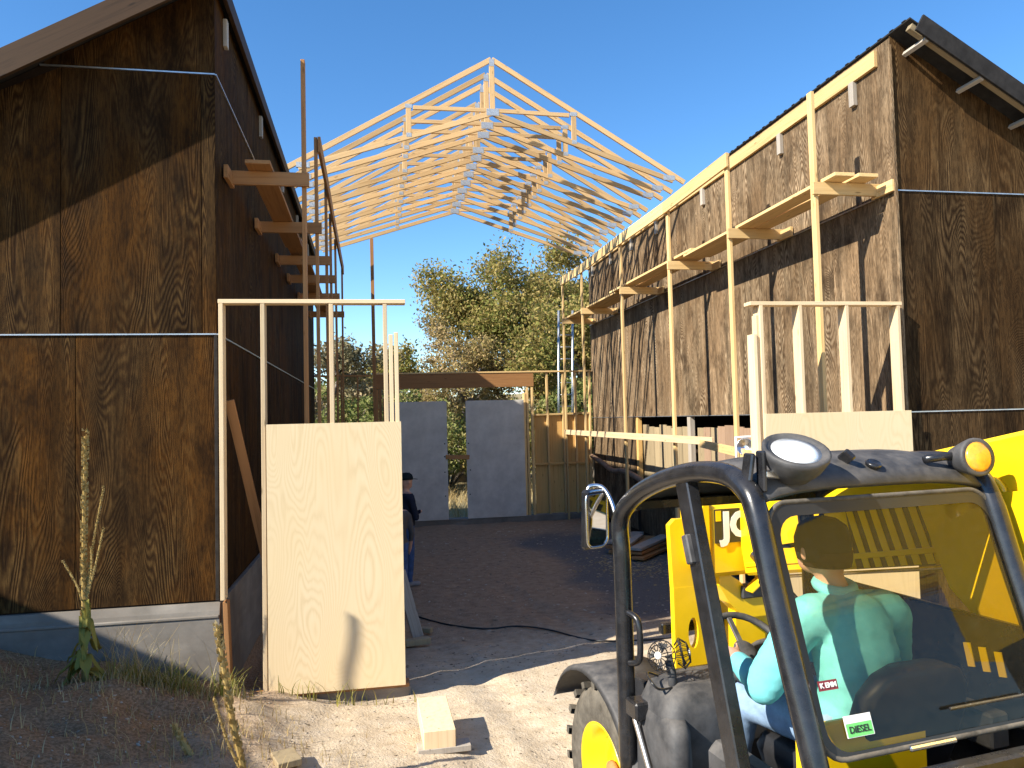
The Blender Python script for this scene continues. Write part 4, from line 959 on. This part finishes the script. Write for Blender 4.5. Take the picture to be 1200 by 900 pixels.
# boom: pivots high at the rear right, runs down to the nose
ba, bb = Vector((1.48, -1.55, 2.60)), Vector((1.48, 2.05, 1.80))
bo = bar('boom', ba, bb, .30, .54, 'yellow', None, side=(1, 0, 0), bev=.02)
bd_ = (bb-ba).normalized(); bup = Vector((1, 0, 0)).cross(bd_)
if bup.z < 0: bup = -bup
def onboom(t_, h, du): return ba+(bb-ba)*t_+bup*h+Vector((1, 0, 0))*du
bar('boom_rib', onboom(.0, -.20, -.155), onboom(.99, -.20, -.155), .012, .03, 'yellow', bo, side=(1, 0, 0))
pl = bar('hazard_field', onboom(.565, -.11, -.1515), onboom(.71, -.11, -.1515), .004, .32, 'black_decal', bo, side=(1, 0, 0), bev=0)
for i in range(6):
    t_ = .570+.0235*i; a, b = onboom(t_, -.265, -.1545), onboom(t_+.014, .045, -.1545); w_ = (bb-ba).length*.0125
    d_ = bd_*w_/2; e_ = Vector((-.002, 0, 0))
    mm('hazard_stripe', [a-d_, a+d_, b+d_, b-d_, a-d_+e_, a+d_+e_, b+d_+e_, b-d_+e_], [(4, 5, 6, 7), (0, 1, 5, 4), (1, 2, 6, 5), (2, 3, 7, 6), (3, 0, 4, 7)], 'yellow', bo)
for t_ in (.35, .46): lathe('pivot_boss', [(.09, 0), (.09, .02), (.06, .03), (.055, .012)], M['yellow'], bo, T(onboom(t_, .02, -.15)) @ axis_M((0, 0, 0), (-1, 0, 0)), 24)
tb('lift_ram', [(1.02, .0, 1.0), (1.04, 1.0, 1.52)], .05, 'black_dusty', None); tb('ram_rod', [(1.04, 1.0, 1.52), (1.06, 1.5, 1.78)], .03, 'chrome', None)
bar('hydraulic_pipe', onboom(.2, -.26, -.12), onboom(.95, -.26, -.12), .02, .02, 'chrome', bo, side=(1, 0, 0)); bar('hydraulic_pipe', onboom(.2, -.29, -.09), onboom(.95, -.29, -.09), .02, .02, 'chrome', bo, side=(1, 0, 0))
pv = [(.50, 2.22), (-.55, 2.34), (-.62, 1.75), (-.15, 1.58), (.10, 1.62), (.32, 1.80)]
mm('lift_plate', [(1.32, a, b) for a, b in pv]+[(1.29, a, b) for a, b in pv], [tuple(range(6)), tuple(range(11, 5, -1))]+[(i, i+6, (i+1) % 6+6, (i+1) % 6) for i in range(6)], 'yellow', bo)
bx('seat_box', (.36, -.10, 1.26), (.60, .03, .46), 'yellow', None, None, .02)
# boom nose with its badge, and the carriage in front
no = bx('boom_nose', (1.40, 2.20, 1.78), (.62, .34, .50), 'yellow', None, None, .035)
bx('badge', (1.36, 2.022, 1.88), (.46, .012, .23), 'black_decal', no, None, 0)
text_obj('lettering', 'JCB', .235, M['white_paint'], no, T((1.365, 2.013, 1.877)) @ Matrix.Rotation(radians(90), 4, 'X'), .012)
bx('warning_label', (1.155, 2.014, 1.95), (.04, .004, .07), 'yellow', no, None, 0)
mm('nose_bracket', [(1.03, 2.02, 1.99), (1.06, 2.02, 2.06), (1.088, 2.02, 2.05), (1.088, 2.02, 1.55), (1.04, 2.02, 1.6), (1.03, 2.3, 1.99), (1.06, 2.3, 2.06), (1.088, 2.3, 2.05), (1.088, 2.3, 1.55), (1.04, 2.3, 1.6)],
   [(0, 1, 2, 3, 4), (5, 9, 8, 7, 6), (0, 5, 6, 1), (1, 6, 7, 2), (2, 7, 8, 3), (3, 8, 9, 4), (4, 9, 5, 0)], 'yellow', no)
bx('hose_guard', (1.40, 2.16, 2.05), (.20, .12, .05), 'black_paint', no)
def plate(name, poly, v, t_, mat, par):
    n = len(poly); V = [(a, v, b) for a, b in poly]+[(a, v+t_, b) for a, b in poly]
    return mm(name, V, [tuple(range(n)), tuple(range(2*n-1, n-1, -1))]+[(i, i+n, (i+1) % n+n, (i+1) % n) for i in range(n)], mat, par)
lk = plate('tilt_link', [(1.20, 1.58), (1.36, 1.48), (1.46, 1.38), (1.62, 1.32), (1.62, 1.22), (1.40, 1.22), (1.28, 1.33), (1.20, 1.46)], 2.1, .12, 'yellow', None)
bx('tilt_ram', (1.52, 2.12, 1.40), (.30, .09, .09), 'black_dusty', lk); bx('ram_bracket', (1.46, 2.05, 1.46), (.16, .10, .02), 'yellow', lk, Matrix.Rotation(radians(-35), 4, 'Y'))
plate('lower_nose', [(1.34, .55), (1.58, .55), (1.60, 1.26), (1.36, 1.30)], 2.15, .22, 'yellow', None)
# carriage side plate with the oval slot: ring of quads round the hole
hole = [(1.045+.040*cos(a), 1.13+.105*sin(a)) for a in [2*pi*i/24 for i in range(24)]]
out_ = []
for hx, hz in hole:
    a = atan2((hz-1.13)/.105, (hx-1.045)/.04); cx_, sx_ = cos(a), sin(a)
    du_ = (.155 if cx_ > 0 else -.145); ds_ = .32
    s_ = min(abs(du_/cx_) if abs(cx_) > 1e-6 else 9, abs(ds_/sx_) if abs(sx_) > 1e-6 else 9); out_.append((1.045+cx_*s_, 1.13+sx_*s_))
for cx_ in (.90, 1.20):
    for cz_ in (.81, 1.45):
        bi = min(range(24), key=lambda i: (out_[i][0]-cx_)**2+(out_[i][1]-cz_)**2); out_[bi] = (cx_, cz_)
n = 24; V = [(a, 2.2, b) for a, b in hole]+[(a, 2.2, b) for a, b in out_]+[(a, 2.25, b) for a, b in hole]+[(a, 2.25, b) for a, b in out_]
F = [(i, (i+1) % n, n+(i+1) % n, n+i) for i in range(n)]+[(2*n+i, 3*n+i, 3*n+(i+1) % n, 2*n+(i+1) % n) for i in range(n)]+[(i, 2*n+i, 2*n+(i+1) % n, (i+1) % n) for i in range(n)]+[(n+i, n+(i+1) % n, 3*n+(i+1) % n, 3*n+i) for i in range(n)]
cp = mm('carriage_plate', V, F, 'yellow'); plate('carriage_plate', [(.90, 1.45), (1.20, 1.45), (1.20, 1.87), (1.17, 1.92), (.93, 1.92), (.885, 1.88)], 2.202, .05, 'yellow', None)
plate('carriage_plate', [(.92, .35), (1.2, .35), (1.2, .812), (.90, .812)], 2.2, .05, 'yellow', None); lathe('pin_boss', [(.045, 0), (.045, .012), (.036, .014), (.034, .004)], M['yellow'], cp, T((1.10, 2.2, 1.74)) @ axis_M((0, 0, 0), (0, -1, 0)), 20)
plate('carriage_plate', [(1.62, .35), (1.9, .35), (1.9, 1.85), (1.64, 1.85)], 2.25, .05, 'yellow', None); bx('carriage_bar', (1.4, 2.3, .5), (1.1, .08, .12), 'black_paint'); bx('carriage_bar', (1.4, 2.32, 1.15), (1.1, .06, .08), 'black_paint')
# seat
se = shell('seat_cushion', [ring(.58, .30, 1.06, .24, .25, .08), ring(.58, .30, 1.14, .26, .27, .09), ring(.58, .29, 1.20, .24, .25, .09)], 'seat')
V, F = [], []; prof = [(-.02, 1.16, .22), (-.06, 1.3, .255), (-.10, 1.45, .27), (-.13, 1.56, .255), (-.15, 1.63, .20), (-.155, 1.66, .12)]
shell('seat_back', [[(.60+a, v+.02+b, w) for a, b in rrect(-d_, d_, -.05, .05, .045, 4)] for v, w, d_ in prof], 'seat')
bx('seat_side_panel', (1.0, .0, 1.35), (.10, .30, .14), 'black_dusty')
lathe('lever', [(.028, 0), (.03, .02), (.03, .10), (.024, .13), (.005, .14)], M['black_paint'], th, T((.16, .45, 1.22)), 12); bx('side_console', (.14, .30, 1.05), (.14, .5, .3), 'black_dusty', None, None, .04)

# driver
dr = thing('person', 'driver in a teal shirt, dark cap and washed jeans seated in the telehandler cab', 'person', MB @ Vector((.56, .2, 1.2)), AM)
c = [((.46, .16, 1.34), (.68, .16, 1.34), .13, .13), ((.57, .15, 1.36), (.56, .12, 1.56), .165, .17), ((.56, .12, 1.56), (.55, .16, 1.74), .175, .165), ((.37, .18, 1.79), (.75, .17, 1.78), .096, .096),
     ((.54, .20, 1.82), (.52, .23, 1.94), .066, .06), ((.515, .235, 2.02), (.505, .25, 2.09), .092, .102), ((.49, .31, 1.99), (.49, .30, 2.02), .055, .06), ((.475, .355, 2.02), (.478, .345, 2.055), .018, .014),
     ((.41, .24, 2.025), (.41, .235, 2.06), .022, .024), ((.615, .24, 2.025), (.615, .235, 2.06), .022, .024)]
c += [((.33, .19, 1.77), (.19, .27, 1.50), .088, .078), ((.20, .27, 1.50), (.29, .58, 1.50), .066, .048), ((.29, .58, 1.50), (.305, .64, 1.51), .044, .038),
      ((.79, .18, 1.76), (.92, .30, 1.50), .088, .076), ((.90, .30, 1.50), (.68, .57, 1.50), .062, .046), ((.68, .57, 1.50), (.645, .63, 1.51), .042, .037)]
c += [((.49, .20, 1.30), (.36, .64, 1.30), .108, .082), ((.36, .64, 1.30), (.36, .76, .90), .078, .055), ((.67, .20, 1.30), (.74, .66, 1.28), .108, .082), ((.74, .66, 1.28), (.70, .78, .90), .078, .055),
      ((.36, .75, .84), (.36, .93, .72), .05, .045), ((.70, .77, .84), (.70, .95, .72), .05, .045)]
for hx, sgn in ((.305, 1), (.645, -1)):      # fingers close over the wheel rim
    for f in range(4): c += [((hx+sgn*.006*f, .655+.006*f, 1.535-.012*f), (hx-sgn*.006, .70+.004*f, 1.55-.016*f), .0105, .010), ((hx-sgn*.006, .70+.004*f, 1.55-.016*f), (hx-sgn*.012, .715, 1.515-.016*f), .010, .008)]
    c += [((hx+sgn*.03, .64, 1.53), (hx+sgn*.05, .69, 1.55), .012, .010)]
def reg(p):
    if p.z > 1.905: return 0
    if p.y > .585 and p.z > 1.42: return 0
    if p.z < .86: return 3
    if p.z < 1.415 and not (p.y < .09 and p.z > 1.30): return 2 if not (p.z > 1.38 and (p.x < .28 or p.x > .84)) else 1
    return 1
body_mesh('body', c, .0135, ([M['skin'], M['teal'], M['jeans'], M['shoe']], reg), dr, MB, 5)
capM = MB @ Matrix.Translation((.508, .246, -.02)) @ Matrix.Rotation(radians(14), 4, 'Z')
lathe('cap', [(.108, 2.03), (.116, 2.07), (.118, 2.12), (.10, 2.175), (.06, 2.205), (.012, 2.215)], M['cap'], dr, capM, 26); lathe('cap_button', [(.012, 2.21), (.011, 2.222), (.003, 2.226)], M['cap'], dr, capM, 10)
mk('cap_brim', [(-.10, .09, 2.075), (.10, .09, 2.075), (.07, .21, 2.055), (-.07, .21, 2.055), (-.10, .09, 2.085), (.10, .09, 2.085), (.07, .21, 2.065), (-.07, .21, 2.065)], [(0, 3, 2, 1), (4, 5, 6, 7), (0, 1, 5, 4), (1, 2, 6, 5), (2, 3, 7, 6), (3, 0, 4, 7)], M['cap'], dr, capM)
lathe('hair', [(.098, 1.985), (.104, 2.02), (.106, 2.05)], M['hair'], dr, MB @ Matrix.Translation((.512, .228, 0)), 22)
mk('shirt_collar', *tube_geo([(.532+.072*cos(a), .212+.07*sin(a), 1.90+.014*sin(a)) for a in [2*pi*i/20 for i in range(20)]], .024, 8, True), M['teal'], dr, MB, True)
